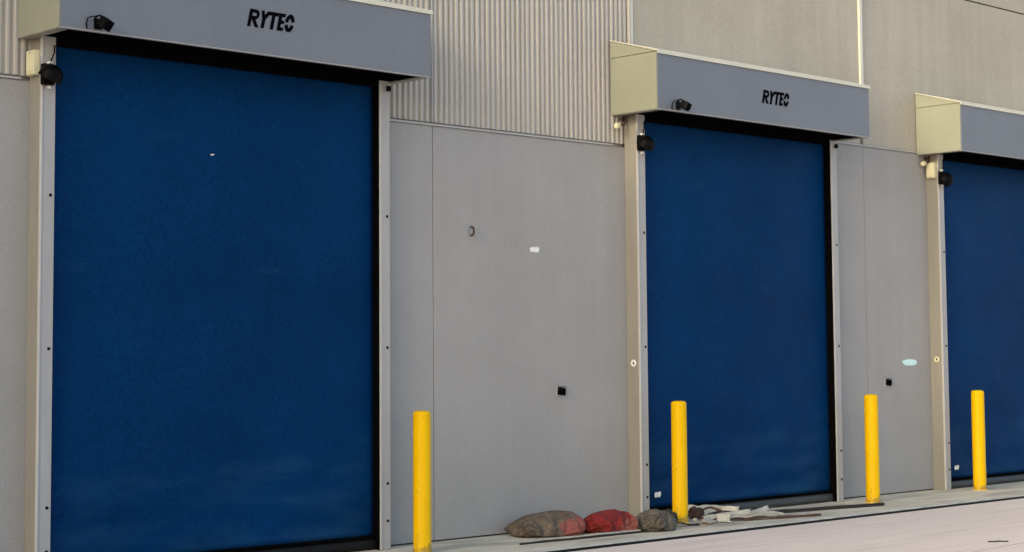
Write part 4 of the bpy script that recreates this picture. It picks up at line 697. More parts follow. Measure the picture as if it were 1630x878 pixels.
SACK_B = '''
-247 4 72 -246 10 68 -247 12 61 -249 12 55 -255 16 56 -258 20 59 -263 21 66 -269 17 65 -271 12 66 -278 16 68 -281 8 69 -285 9 61 -287 15 63 -286 11 57 
-285 18 54 -286 23 57 -282 16 57 -286 20 61 -282 17 67 -278 15 66 -283 15 70 -288 17 73 -294 18 74 -234 -27 90 -239 -18 90 -234 -11 86 -235 -9 76 -234 
-2 71 -237 0 62 -237 9 63 -241 17 63 -247 21 68 -253 18 74 -257 14 68 -263 14 74 -267 8 78 -265 5 69 -271 12 76 -276 16 81 -275 23 83 -273 31 83 -274 
41 83 -281 45 79 -290 49 75 -290 52 66 -286 51 57 -230 -62 98 -239 -54 95 -236 -42 98 -229 -33 96 -228 -27 86 -224 -18 80 -232 -9 81 -234 2 82 -227 7 
74 -228 18 73 -233 8 73 -240 18 73 -245 8 72 -243 6 84 -249 18 87 -251 18 76 -255 26 68 -257 33 61 -261 42 56 -262 52 55 -262 63 59 -260 60 48 -260 64 
39 -225 -93 113 -231 -80 116 -241 -73 108 -237 -60 109 -229 -53 100 -225 -40 98 -219 -28 97 -219 -14 97 -229 -5 96 -235 6 95 -237 20 95 -223 20 91 
-238 20 92 -242 30 88 -232 34 78 -244 42 81 -253 50 76 -239 49 73 -241 61 66 -240 72 59 -241 84 54 -251 91 51 -264 91 57 -206 -120 110 -214 -108 119 
-230 -102 116 -238 -88 120 -236 -72 120 -225 -60 117 -223 -45 116 -224 -29 116 -220 -13 117 -233 -4 115 -224 6 110 -232 19 114 -234 36 109 -223 33 99 
-225 48 97 -233 60 94 -247 53 100 -244 67 92 -241 81 85 -239 95 79 -251 104 74 -259 117 70 -273 116 79 -194 -151 113 -206 -138 122 -218 -127 129 -228 
-112 133 -233 -95 136 -232 -77 136 -229 -60 137 -223 -43 137 -227 -25 138 -228 -7 138 -214 1 130 -215 18 130 -232 16 124 -229 34 123 -230 52 121 -245 
60 116 -258 71 114 -262 85 103 -258 101 96 -251 117 94 -250 133 85 -267 140 89 -273 149 74 -163 -155 114 -177 -139 113 -190 -135 127 -204 -127 138 
-209 -108 141 -218 -94 151 -223 -75 156 -225 -56 159 -224 -36 160 -220 -17 159 -205 -7 150 -222 4 148 -237 16 147 -243 34 142 -247 53 139 -249 73 137 
-253 90 129 -248 103 115 -260 119 115 -265 137 108 -267 153 97 -267 170 87 -262 178 68 -133 -159 114 -151 -147 123 -163 -128 124 -179 -136 135 -189 
-123 149 -196 -105 159 -203 -87 167 -209 -67 174 -214 -47 179 -212 -26 180 -202 -8 174 -219 5 171 -227 25 167 -227 43 157 -223 59 143 -225 78 134 -231 
98 139 -237 118 133 -244 137 126 -248 156 116 -249 173 104 -242 185 87 -237 194 68 -122 -163 89 -127 -153 111 -137 -136 124 -154 -144 137 -164 -131 
152 -173 -114 165 -181 -95 175 -188 -74 183 -194 -54 190 -201 -34 199 -206 -12 197 -210 10 192 -212 31 184 -208 49 171 -209 69 160 -208 89 148 -208 
108 136 -215 129 128 -222 150 130 -226 171 120 -225 185 103 -215 182 82 -210 203 73 -96 -170 84 -103 -154 102 -118 -154 120 -130 -152 141 -140 -135 
155 -149 -118 169 -157 -97 176 -165 -80 190 -172 -58 198 -178 -35 202 -183 -11 202 -187 12 200 -191 35 195 -195 58 188 -197 79 178 -199 100 166 -200 
121 155 -202 142 144 -199 160 128 -205 183 125 -201 196 105 -198 201 82 -187 201 60 -74 -178 86 -90 -175 104 -96 -164 126 -106 -151 144 -117 -129 148 
-125 -119 169 -135 -102 185 -142 -81 195 -148 -58 199 -154 -35 207 -159 -11 206 -164 13 206 -168 37 201 -172 61 194 -175 84 186 -177 106 176 -180 128 
166 -181 150 154 -182 172 142 -182 192 128 -177 192 103 -177 188 79 -185 176 58 -56 -165 91 -80 -156 93 -83 -147 116 -84 -143 140 -94 -124 152 -109 
-105 159 -112 -98 182 -119 -79 197 -126 -57 207 -131 -33 208 -137 -10 213 -141 14 209 -145 39 207 -149 62 200 -152 86 193 -155 109 185 -158 131 175 
-159 153 163 -160 173 148 -159 189 129 -162 174 109 -163 169 85 -165 186 65 -54 -170 69 -56 -156 91 -59 -144 113 -64 -132 134 -78 -112 139 -88 -95 155 
-89 -92 179 -95 -75 196 -102 -56 210 -108 -32 215 -113 -8 217 -118 16 215 -122 40 212 -126 64 206 -129 87 199 -133 110 191 -135 132 180 -136 149 162 
-136 172 153 -135 185 132 -143 189 109 -147 186 84 -143 177 60 -36 -156 62 -48 -139 78 -50 -127 100 -46 -121 124 -58 -102 134 -65 -102 157 -68 -83 173 
-73 -68 192 -78 -54 212 -84 -31 217 -90 -7 221 -95 17 221 -99 41 217 -103 65 210 -106 88 203 -109 111 195 -112 134 185 -115 154 171 -113 169 152 -118 
169 128 -120 187 110 -124 194 86 -125 191 60 -24 -140 49 -25 -133 74 -27 -129 98 -28 -110 114 -36 -109 138 -42 -105 161 -47 -91 181 -51 -73 198 -55 
-52 208 -61 -29 216 -66 -6 223 -72 18 226 -76 42 221 -79 66 214 -83 89 207 -86 112 198 -88 132 185 -91 155 175 -91 159 151 -96 175 132 -97 183 108 
-101 197 88 -102 199 62 -13 -151 67 -2 -127 71 -3 -130 95 -9 -123 119 -13 -116 142 -18 -106 164 -24 -93 184 -29 -70 191 -33 -47 200 -38 -25 209 -43 -3 
219 -49 19 230 -52 43 224 -56 66 218 -59 90 210 -62 112 200 -66 135 191 -68 156 179 -71 169 158 -73 181 137 -75 191 114 -77 198 89 -79 198 63 7 -163 
72 9 -142 86 18 -120 94 15 -121 119 10 -113 142 5 -104 164 0 -91 184 -7 -72 199 -12 -51 210 -17 -28 219 -21 -5 227 -25 19 230 -29 43 226 -32 67 220 
-36 90 213 -39 113 205 -42 136 195 -44 155 179 -47 171 160 -50 183 139 -52 193 116 -53 197 91 -55 197 65 30 -162 68 29 -153 92 30 -135 109 37 -113 119 
29 -99 137 21 -88 157 23 -86 182 16 -66 195 11 -52 215 6 -29 224 3 -5 229 -1 19 230 -5 43 228 -9 67 223 -12 91 216 -15 114 207 -18 136 196 -21 151 177 
-24 170 161 -26 185 141 -28 193 118 -30 195 93 -31 196 67 54 -159 66 52 -157 92 49 -148 115 45 -131 132 42 -114 150 42 -95 165 42 -72 175 39 -71 200 
34 -49 211 30 -29 225 26 -5 229 23 19 230 19 44 229 15 68 225 12 91 218 8 114 209 5 136 198 2 154 181 0 168 161 -3 185 144 -4 193 120 -6 194 95 -8 194 
69 77 -156 64 75 -151 89 72 -145 113 69 -134 135 65 -117 152 64 -93 157 60 -85 180 62 -69 199 58 -51 215 54 -29 226 50 -5 229 46 19 230 43 44 230 39 
68 226 35 92 219 32 114 210 29 136 199 26 156 184 23 172 166 21 186 146 19 193 122 17 193 97 15 190 71 81 -134 55 75 -129 80 75 -123 104 87 -122 126 
89 -118 150 83 -102 168 83 -79 179 74 -57 183 79 -46 204 77 -28 221 74 -5 228 70 20 231 66 44 231 63 68 227 59 92 221 56 115 211 53 136 200 49 156 186 
46 174 169 45 185 147 43 191 123 41 192 98 39 192 73 105 -134 57 95 -117 74 93 -108 97 88 -99 119 104 -104 138 106 -97 162 96 -74 159 97 -59 178 97 
-38 192 100 -26 214 97 -4 223 94 20 229 90 44 233 86 68 228 83 92 222 79 115 213 76 136 200 73 156 187 70 176 172 68 181 148 64 181 123 57 175 100 58 
178 74 119 -136 77 118 -110 75 108 -92 89 110 -102 111 112 -84 128 124 -95 147 118 -81 166 120 -57 171 120 -45 192 122 -24 206 117 0 211 109 23 212 
113 43 226 110 67 225 107 92 221 103 115 214 100 136 201 97 156 187 94 175 172 89 170 148 85 169 123 81 171 99 79 187 79 142 -138 78 137 -113 86 114 
-115 91 131 -99 100 131 -99 125 142 -82 139 141 -86 163 142 -64 176 143 -42 187 137 -18 189 124 2 189 131 20 204 134 41 217 131 65 214 130 90 217 127 
114 214 124 135 200 120 155 186 117 174 171 112 177 147 108 176 123 104 168 99 102 189 84 146 -116 83 129 -112 63 132 -101 85 145 -118 98 150 -113 122 
157 -100 141 164 -87 161 163 -63 166 158 -38 169 145 -18 167 147 0 184 146 25 186 155 39 204 154 63 208 150 88 205 150 112 211 147 132 198 144 152 184 
141 172 169 135 180 146 131 178 122 128 167 100 126 185 82 165 -109 74 150 -104 54 152 -92 75 164 -107 90 172 -109 114 168 -87 125 182 -83 145 172 -60 
144 171 -36 149 167 -25 170 170 -2 179 165 15 196 174 38 191 175 62 197 173 82 210 173 107 206 170 128 195 167 149 182 164 169 168 159 181 147 154 173 
124 146 182 103 148 177 78 162 -133 73 171 -113 58 175 -99 76 176 -87 97 193 -103 106 190 -95 128 196 -71 130 194 -56 150 180 -49 167 191 -28 172 186 
-14 192 186 7 205 190 31 208 193 55 209 194 77 200 195 102 201 193 123 190 190 144 178 188 165 166 183 181 148 176 183 125 170 182 101 163 161 88 180 
-148 68 174 -124 78 194 -111 80 199 -96 97 202 -85 118 212 -103 130 196 -91 143 195 -77 162 193 -62 181 198 -41 191 208 -20 198 209 3 205 209 25 196 
215 48 203 217 71 199 217 95 193 215 117 185 213 139 174 211 160 162 206 177 146 199 184 125 194 180 102 183 170 81 201 -140 63 186 -146 81 198 -130 
95 213 -114 104 221 -100 122 224 -85 140 212 -90 160 215 -67 153 217 -64 177 215 -40 175 211 -17 175 225 -5 189 231 17 194 235 41 193 235 64 187 237 
87 184 237 110 177 235 132 169 233 153 158 230 172 144 223 181 123 214 168 106 207 168 82 204 -163 64 200 -163 88 214 -147 100 215 -133 119 217 -119 
137 223 -104 154 234 -91 171 231 -68 171 229 -45 171 215 -44 152 227 -26 160 228 -3 166 244 10 176 251 33 177 255 56 176 256 79 172 257 102 168 257 
125 162 255 146 153 253 166 142 247 178 123 236 177 102 231 163 83 230 -163 68 225 -163 92 222 -164 115 229 -149 130 235 -132 145 246 -113 151 253 -91 
156 251 -68 158 250 -45 159 235 -31 149 220 -16 139 241 -13 148 255 4 155 263 25 158 269 48 159 273 70 158 275 93 156 277 116 152 277 138 148 275 159 
139 269 172 120 259 181 102 248 180 82 230 -143 71 215 -142 91 234 -151 98 236 -134 112 234 -116 126 255 -111 129 254 -89 133 262 -68 137 264 -46 140 
249 -32 131 231 -24 120 245 -7 126 265 -2 135 274 18 138 281 40 139 286 62 140 291 84 140 294 106 138 295 129 135 297 151 132 285 154 113 281 173 101 
272 180 81 217 -122 72 235 -136 78 246 -131 92 227 -119 95 232 -102 107 254 -98 109 272 -87 117 264 -66 113 271 -46 117 249 -48 113 243 -31 101 252 
-11 103 272 -7 112 283 12 117 290 33 118 298 54 121 302 75 121 306 97 120 303 118 115 308 140 114 307 161 109 297 158 89 296 179 80 239 -123 65 249 
-125 85 231 -113 85 247 -106 99 236 -89 89 244 -77 104 264 -69 103 285 -64 101 276 -46 94 257 -56 92 264 -36 90 260 -17 81 278 -11 90 288 8 94 289 30 
95 301 47 98 301 69 97 301 90 97 314 108 96 316 129 94 308 148 88 318 164 101 319 170 80 223 -130 77 239 -140 69 252 -121 75 262 -110 81 257 -99 98 
266 -79 95 260 -68 79 278 -78 83 286 -60 78 270 -49 73 252 -38 69 272 -31 67 285 -15 67 294 4 71 301 23 75 301 44 73 290 62 76 302 80 75 314 97 74 322 
116 74 326 137 77 329 157 79 315 150 93 -240 -22 84 -237 -16 81 -236 -11 73 -236 -6 65 -237 0 60 -245 2 56 -243 10 60 -248 17 56 -256 11 56 -265 12 52 
-263 15 58 -267 19 51 -266 26 56 -261 21 61 -261 30 60 -263 37 56 -270 42 54 -278 42 51 -288 40 48 -295 38 47 -291 46 52 -223 -53 90 -231 -48 83 -240 
-40 84 -243 -33 76 -242 -28 68 -234 -20 62 -235 -13 52 -245 -9 52 -237 -2 53 -249 -5 51 -260 -7 48 -255 -1 57 -258 6 48 -255 11 39 -267 13 40 -274 20 
36 -278 27 32 -273 33 21 -277 43 16 -275 49 29 -268 58 34 -219 -81 109 -227 -76 97 -230 -68 88 -226 -56 82 -238 -54 76 -242 -46 65 -245 -37 56 -240 
-32 44 -245 -20 37 -242 -8 29 -249 3 29 -246 11 39 -238 19 49 -246 30 52 -248 30 39 -255 39 34 -261 49 28 -270 63 26 -281 67 38 -279 68 53 -271 78 58 
-221 -113 103 -210 -101 104 -209 -85 101 -219 -83 88 -216 -69 82 -220 -60 69 -226 -53 56 -225 -38 62 -227 -24 55 -227 -9 49 -225 -3 34 -224 12 32 -226 
27 31 -235 40 34 -242 54 36 -249 61 48 -249 73 36 -261 86 38 -273 95 43 -284 98 54 -281 107 66 -204 -140 99 -213 -127 89 -209 -110 86 -196 -98 91 -211 
-95 82 -210 -84 69 -208 -70 57 -212 -55 49 -214 -39 42 -210 -26 53 -213 -8 54 -216 10 54 -217 27 54 -220 45 52 -221 62 48 -230 78 49 -237 95 48 -249 
108 53 -264 117 59 -273 125 46 -274 137 60 -178 -155 98 -190 -145 86 -202 -134 73 -198 -115 70 -189 -98 71 -192 -87 87 -194 -70 78 -193 -56 64 -192 
-47 46 -192 -29 38 -200 -11 35 -208 7 32 -217 24 30 -227 41 29 -236 59 28 -246 76 29 -254 94 29 -262 112 31 -263 131 35 -262 151 38 -264 165 53 -149 
-158 97 -162 -143 90 -176 -129 82 -185 -138 64 -177 -121 73 -171 -102 82 -180 -88 69 -172 -68 68 -176 -47 63 -179 -26 58 -185 -6 53 -192 13 49 -201 33 
45 -209 52 41 -217 71 38 -225 91 33 -234 110 28 -243 127 21 -237 138 39 -237 155 52 -237 177 54 -127 -141 99 -138 -148 80 -155 -139 69 -166 -120 63 
-185 -119 49 -176 -101 58 -156 -91 64 -166 -79 48 -173 -58 42 -180 -37 37 -187 -16 32 -193 6 27 -199 27 22 -204 49 18 -209 71 14 -214 93 11 -218 116 
10 -221 138 14 -225 157 25 -214 167 43 -211 184 58 -102 -148 94 -115 -136 78 -132 -136 61 -155 -142 57 -166 -131 39 -166 -107 37 -162 -84 42 -144 -70 
51 -153 -61 30 -163 -41 21 -168 -18 17 -173 5 14 -178 29 12 -182 52 10 -186 76 10 -190 99 10 -194 123 10 -198 144 21 -204 167 14 -207 186 28 -207 205 
43 -81 -154 81 -106 -158 81 -126 -158 68 -139 -158 47 -145 -140 31 -146 -116 27 -141 -93 35 -141 -69 27 -135 -49 40 -140 -41 17 -145 -18 11 -150 6 10 
-154 31 9 -158 55 9 -162 79 10 -167 103 16 -171 127 16 -177 150 10 -181 174 11 -185 196 22 -183 200 46 -72 -175 77 -98 -180 78 -112 -175 59 -118 -164 
38 -123 -145 23 -124 -121 18 -119 -99 27 -119 -75 20 -113 -57 36 -116 -39 20 -122 -18 9 -126 7 9 -130 31 9 -135 56 9 -139 79 16 -144 103 10 -149 127 9 
-153 151 9 -157 176 10 -162 199 17 -159 198 42 -73 -155 67 -77 -179 68 -93 -183 49 -95 -163 36 -100 -141 26 -108 -119 35 -97 -104 19 -97 -80 13 -92 
-60 26 -93 -35 25 -98 -17 9 -102 7 9 -107 32 10 -112 55 15 -116 79 10 -121 103 10 -125 128 9 -129 152 9 -134 176 11 -138 200 16 -141 184 36 -58 -155 
49 -57 -179 54 -74 -180 36 -74 -158 46 -80 -135 38 -87 -115 25 -88 -95 39 -75 -82 23 -73 -60 12 -70 -37 22 -74 -16 10 -79 8 10 -84 32 15 -88 55 10 -93 
80 10 -97 104 9 -101 128 9 -105 153 10 -111 175 17 -115 200 15 -117 187 36 -35 -162 52 -39 -179 40 -55 -174 23 -51 -157 39 -58 -136 29 -64 -113 21 -69 
-90 26 -68 -71 43 -54 -59 27 -49 -40 12 -51 -15 9 -55 8 16 -60 31 10 -65 56 9 -69 80 9 -73 104 9 -77 129 10 -83 151 18 -88 175 12 -91 199 12 -97 199 
37 -13 -171 53 -18 -175 29 -35 -171 12 -37 -148 21 -36 -129 37 -41 -110 21 -47 -87 18 -49 -65 30 -48 -47 46 -34 -34 30 -28 -16 14 -32 8 10 -37 32 9 
-41 56 9 -45 81 9 -49 105 10 -56 127 19 -61 149 10 -64 174 10 -67 198 14 -73 198 38 8 -164 46 -6 -155 29 -11 -171 10 -15 -148 13 -14 -128 29 -19 -104 
29 -24 -85 14 -29 -61 18 -29 -41 32 -27 -23 49 -15 -9 33 -10 9 17 -13 32 9 -17 57 9 -21 81 10 -28 103 20 -34 124 10 -37 149 10 -40 173 10 -44 197 16 
-49 197 40 22 -145 50 17 -158 29 12 -173 10 7 -151 21 4 -129 13 1 -105 15 -1 -80 20 -6 -58 10 -9 -36 21 -10 -15 34 -6 1 52 4 15 35 8 34 19 6 57 10 0 
79 21 -7 100 10 -11 124 10 -14 148 12 -17 173 9 -20 196 18 -26 193 42 46 -144 46 39 -164 33 36 -171 10 30 -152 25 27 -130 14 24 -106 9 21 -82 9 17 -57 
9 13 -33 14 13 -16 31 9 8 35 17 23 53 25 39 36 19 62 30 20 75 9 16 99 9 13 124 10 10 148 13 7 172 10 3 194 20 -3 192 44 69 -145 42 63 -169 35 59 -169 
11 54 -152 28 51 -129 18 47 -106 10 44 -82 9 41 -57 10 37 -33 15 33 -10 20 32 7 38 28 31 34 42 43 52 42 58 32 43 75 14 40 99 9 37 123 9 34 147 14 31 
172 11 27 193 22 21 193 46 92 -147 37 86 -170 33 82 -163 10 77 -150 29 73 -127 27 71 -107 12 68 -82 10 64 -58 12 60 -34 18 53 -15 32 44 4 18 45 28 18 
50 49 30 60 67 44 65 76 21 60 100 22 60 122 11 57 147 14 54 171 13 50 192 25 43 185 48 103 -159 53 110 -171 33 105 -165 11 101 -147 28 95 -125 33 94 
-107 16 91 -83 13 88 -59 17 79 -41 32 70 -23 17 67 1 13 68 24 23 67 47 14 71 70 23 80 90 34 81 100 11 82 123 21 81 146 11 78 170 17 74 191 29 67 181 
50 124 -148 54 119 -152 31 128 -160 9 125 -144 26 119 -124 38 118 -108 19 115 -83 16 105 -67 31 96 -49 17 92 -25 10 91 -1 10 89 24 13 90 47 21 90 68 9 
101 79 28 104 99 15 103 123 10 103 146 19 95 165 32 97 190 32 88 189 55 141 -132 52 140 -155 43 149 -161 21 144 -137 18 142 -126 40 141 -108 22 134 
-86 30 122 -70 15 119 -47 24 116 -27 10 114 -3 15 113 21 10 111 46 12 112 70 18 108 93 11 123 101 29 125 122 17 116 135 36 118 160 36 120 184 37 111 
189 60 151 -138 73 160 -153 55 169 -160 33 167 -141 18 166 -129 40 163 -106 31 149 -95 14 146 -71 20 142 -47 25 140 -29 9 138 -5 17 136 19 10 135 43 9 
133 68 9 132 92 9 129 117 12 145 124 30 136 147 31 133 155 54 141 176 43 125 169 61 159 -125 54 177 -139 60 188 -154 45 189 -150 22 189 -129 33 177 
-117 15 173 -93 12 169 -72 23 166 -48 26 163 -30 9 161 -7 18 160 17 12 158 41 10 156 65 15 155 90 16 153 114 14 151 139 13 159 149 33 149 169 44 148 
179 66 143 155 66 181 -120 62 190 -130 43 207 -143 51 208 -159 33 204 -140 19 200 -116 16 197 -92 12 193 -72 25 190 -48 26 187 -31 9 184 -7 10 182 15 
20 182 38 13 179 62 10 177 87 9 176 111 10 175 135 11 174 159 17 172 172 38 171 180 61 167 155 64 196 -131 75 210 -130 55 220 -134 32 231 -156 36 228 
-138 21 224 -115 13 216 -97 25 216 -73 28 209 -55 14 211 -31 10 207 -7 10 204 16 10 204 38 22 202 59 11 200 83 9 199 107 9 198 131 10 197 155 15 195 
171 33 194 181 55 190 157 61 207 -151 84 210 -152 59 226 -150 41 251 -148 45 251 -135 25 244 -112 24 233 -97 10 230 -73 10 232 -51 12 227 -33 27 225 
-9 25 227 11 12 227 33 20 226 57 16 224 79 9 223 103 9 222 127 10 221 150 14 219 169 28 217 182 48 214 160 59 223 -151 69 217 -132 60 223 -133 37 248 
-125 39 269 -123 33 266 -108 15 248 -98 28 243 -75 28 254 -56 21 251 -33 25 248 -11 32 250 5 15 248 28 11 248 52 10 247 75 9 246 98 9 245 122 10 244 
145 14 242 165 24 239 182 40 233 174 61 222 -162 49 232 -142 46 246 -121 44 242 -104 29 253 -113 44 273 -115 37 272 -95 25 261 -83 40 268 -60 39 271 
-38 35 270 -17 24 272 5 22 272 25 10 271 47 10 271 70 10 270 93 10 268 116 10 267 139 16 265 159 26 263 179 37 256 181 59 233 -138 52 218 -122 40 230 
-107 32 233 -92 48 254 -89 49 258 -109 53 274 -98 48 280 -90 28 283 -68 23 287 -46 20 291 -24 16 293 -2 13 295 20 10 295 43 10 294 66 10 293 88 10 292 
110 12 290 132 18 288 153 28 286 172 39 280 180 59 214 -119 51 226 -104 50 246 -108 50 233 -108 66 256 -107 63 274 -96 57 261 -78 53 280 -89 51 284 
-67 46 289 -46 43 293 -25 40 298 -3 36 302 18 33 306 39 30 299 60 32 287 79 31 298 98 32 305 119 32 308 141 36 308 162 43 304 176 59 235 -131 49 246 
-120 52 241 -113 73 240 -93 81 261 -97 85 275 -88 79 282 -85 60 284 -64 55 262 -64 54 266 -43 49 271 -23 44 278 -2 47 288 17 51 304 31 52 292 49 52 
289 71 54 297 91 54 310 108 52 318 128 54 324 149 56 308 154 69 
'''
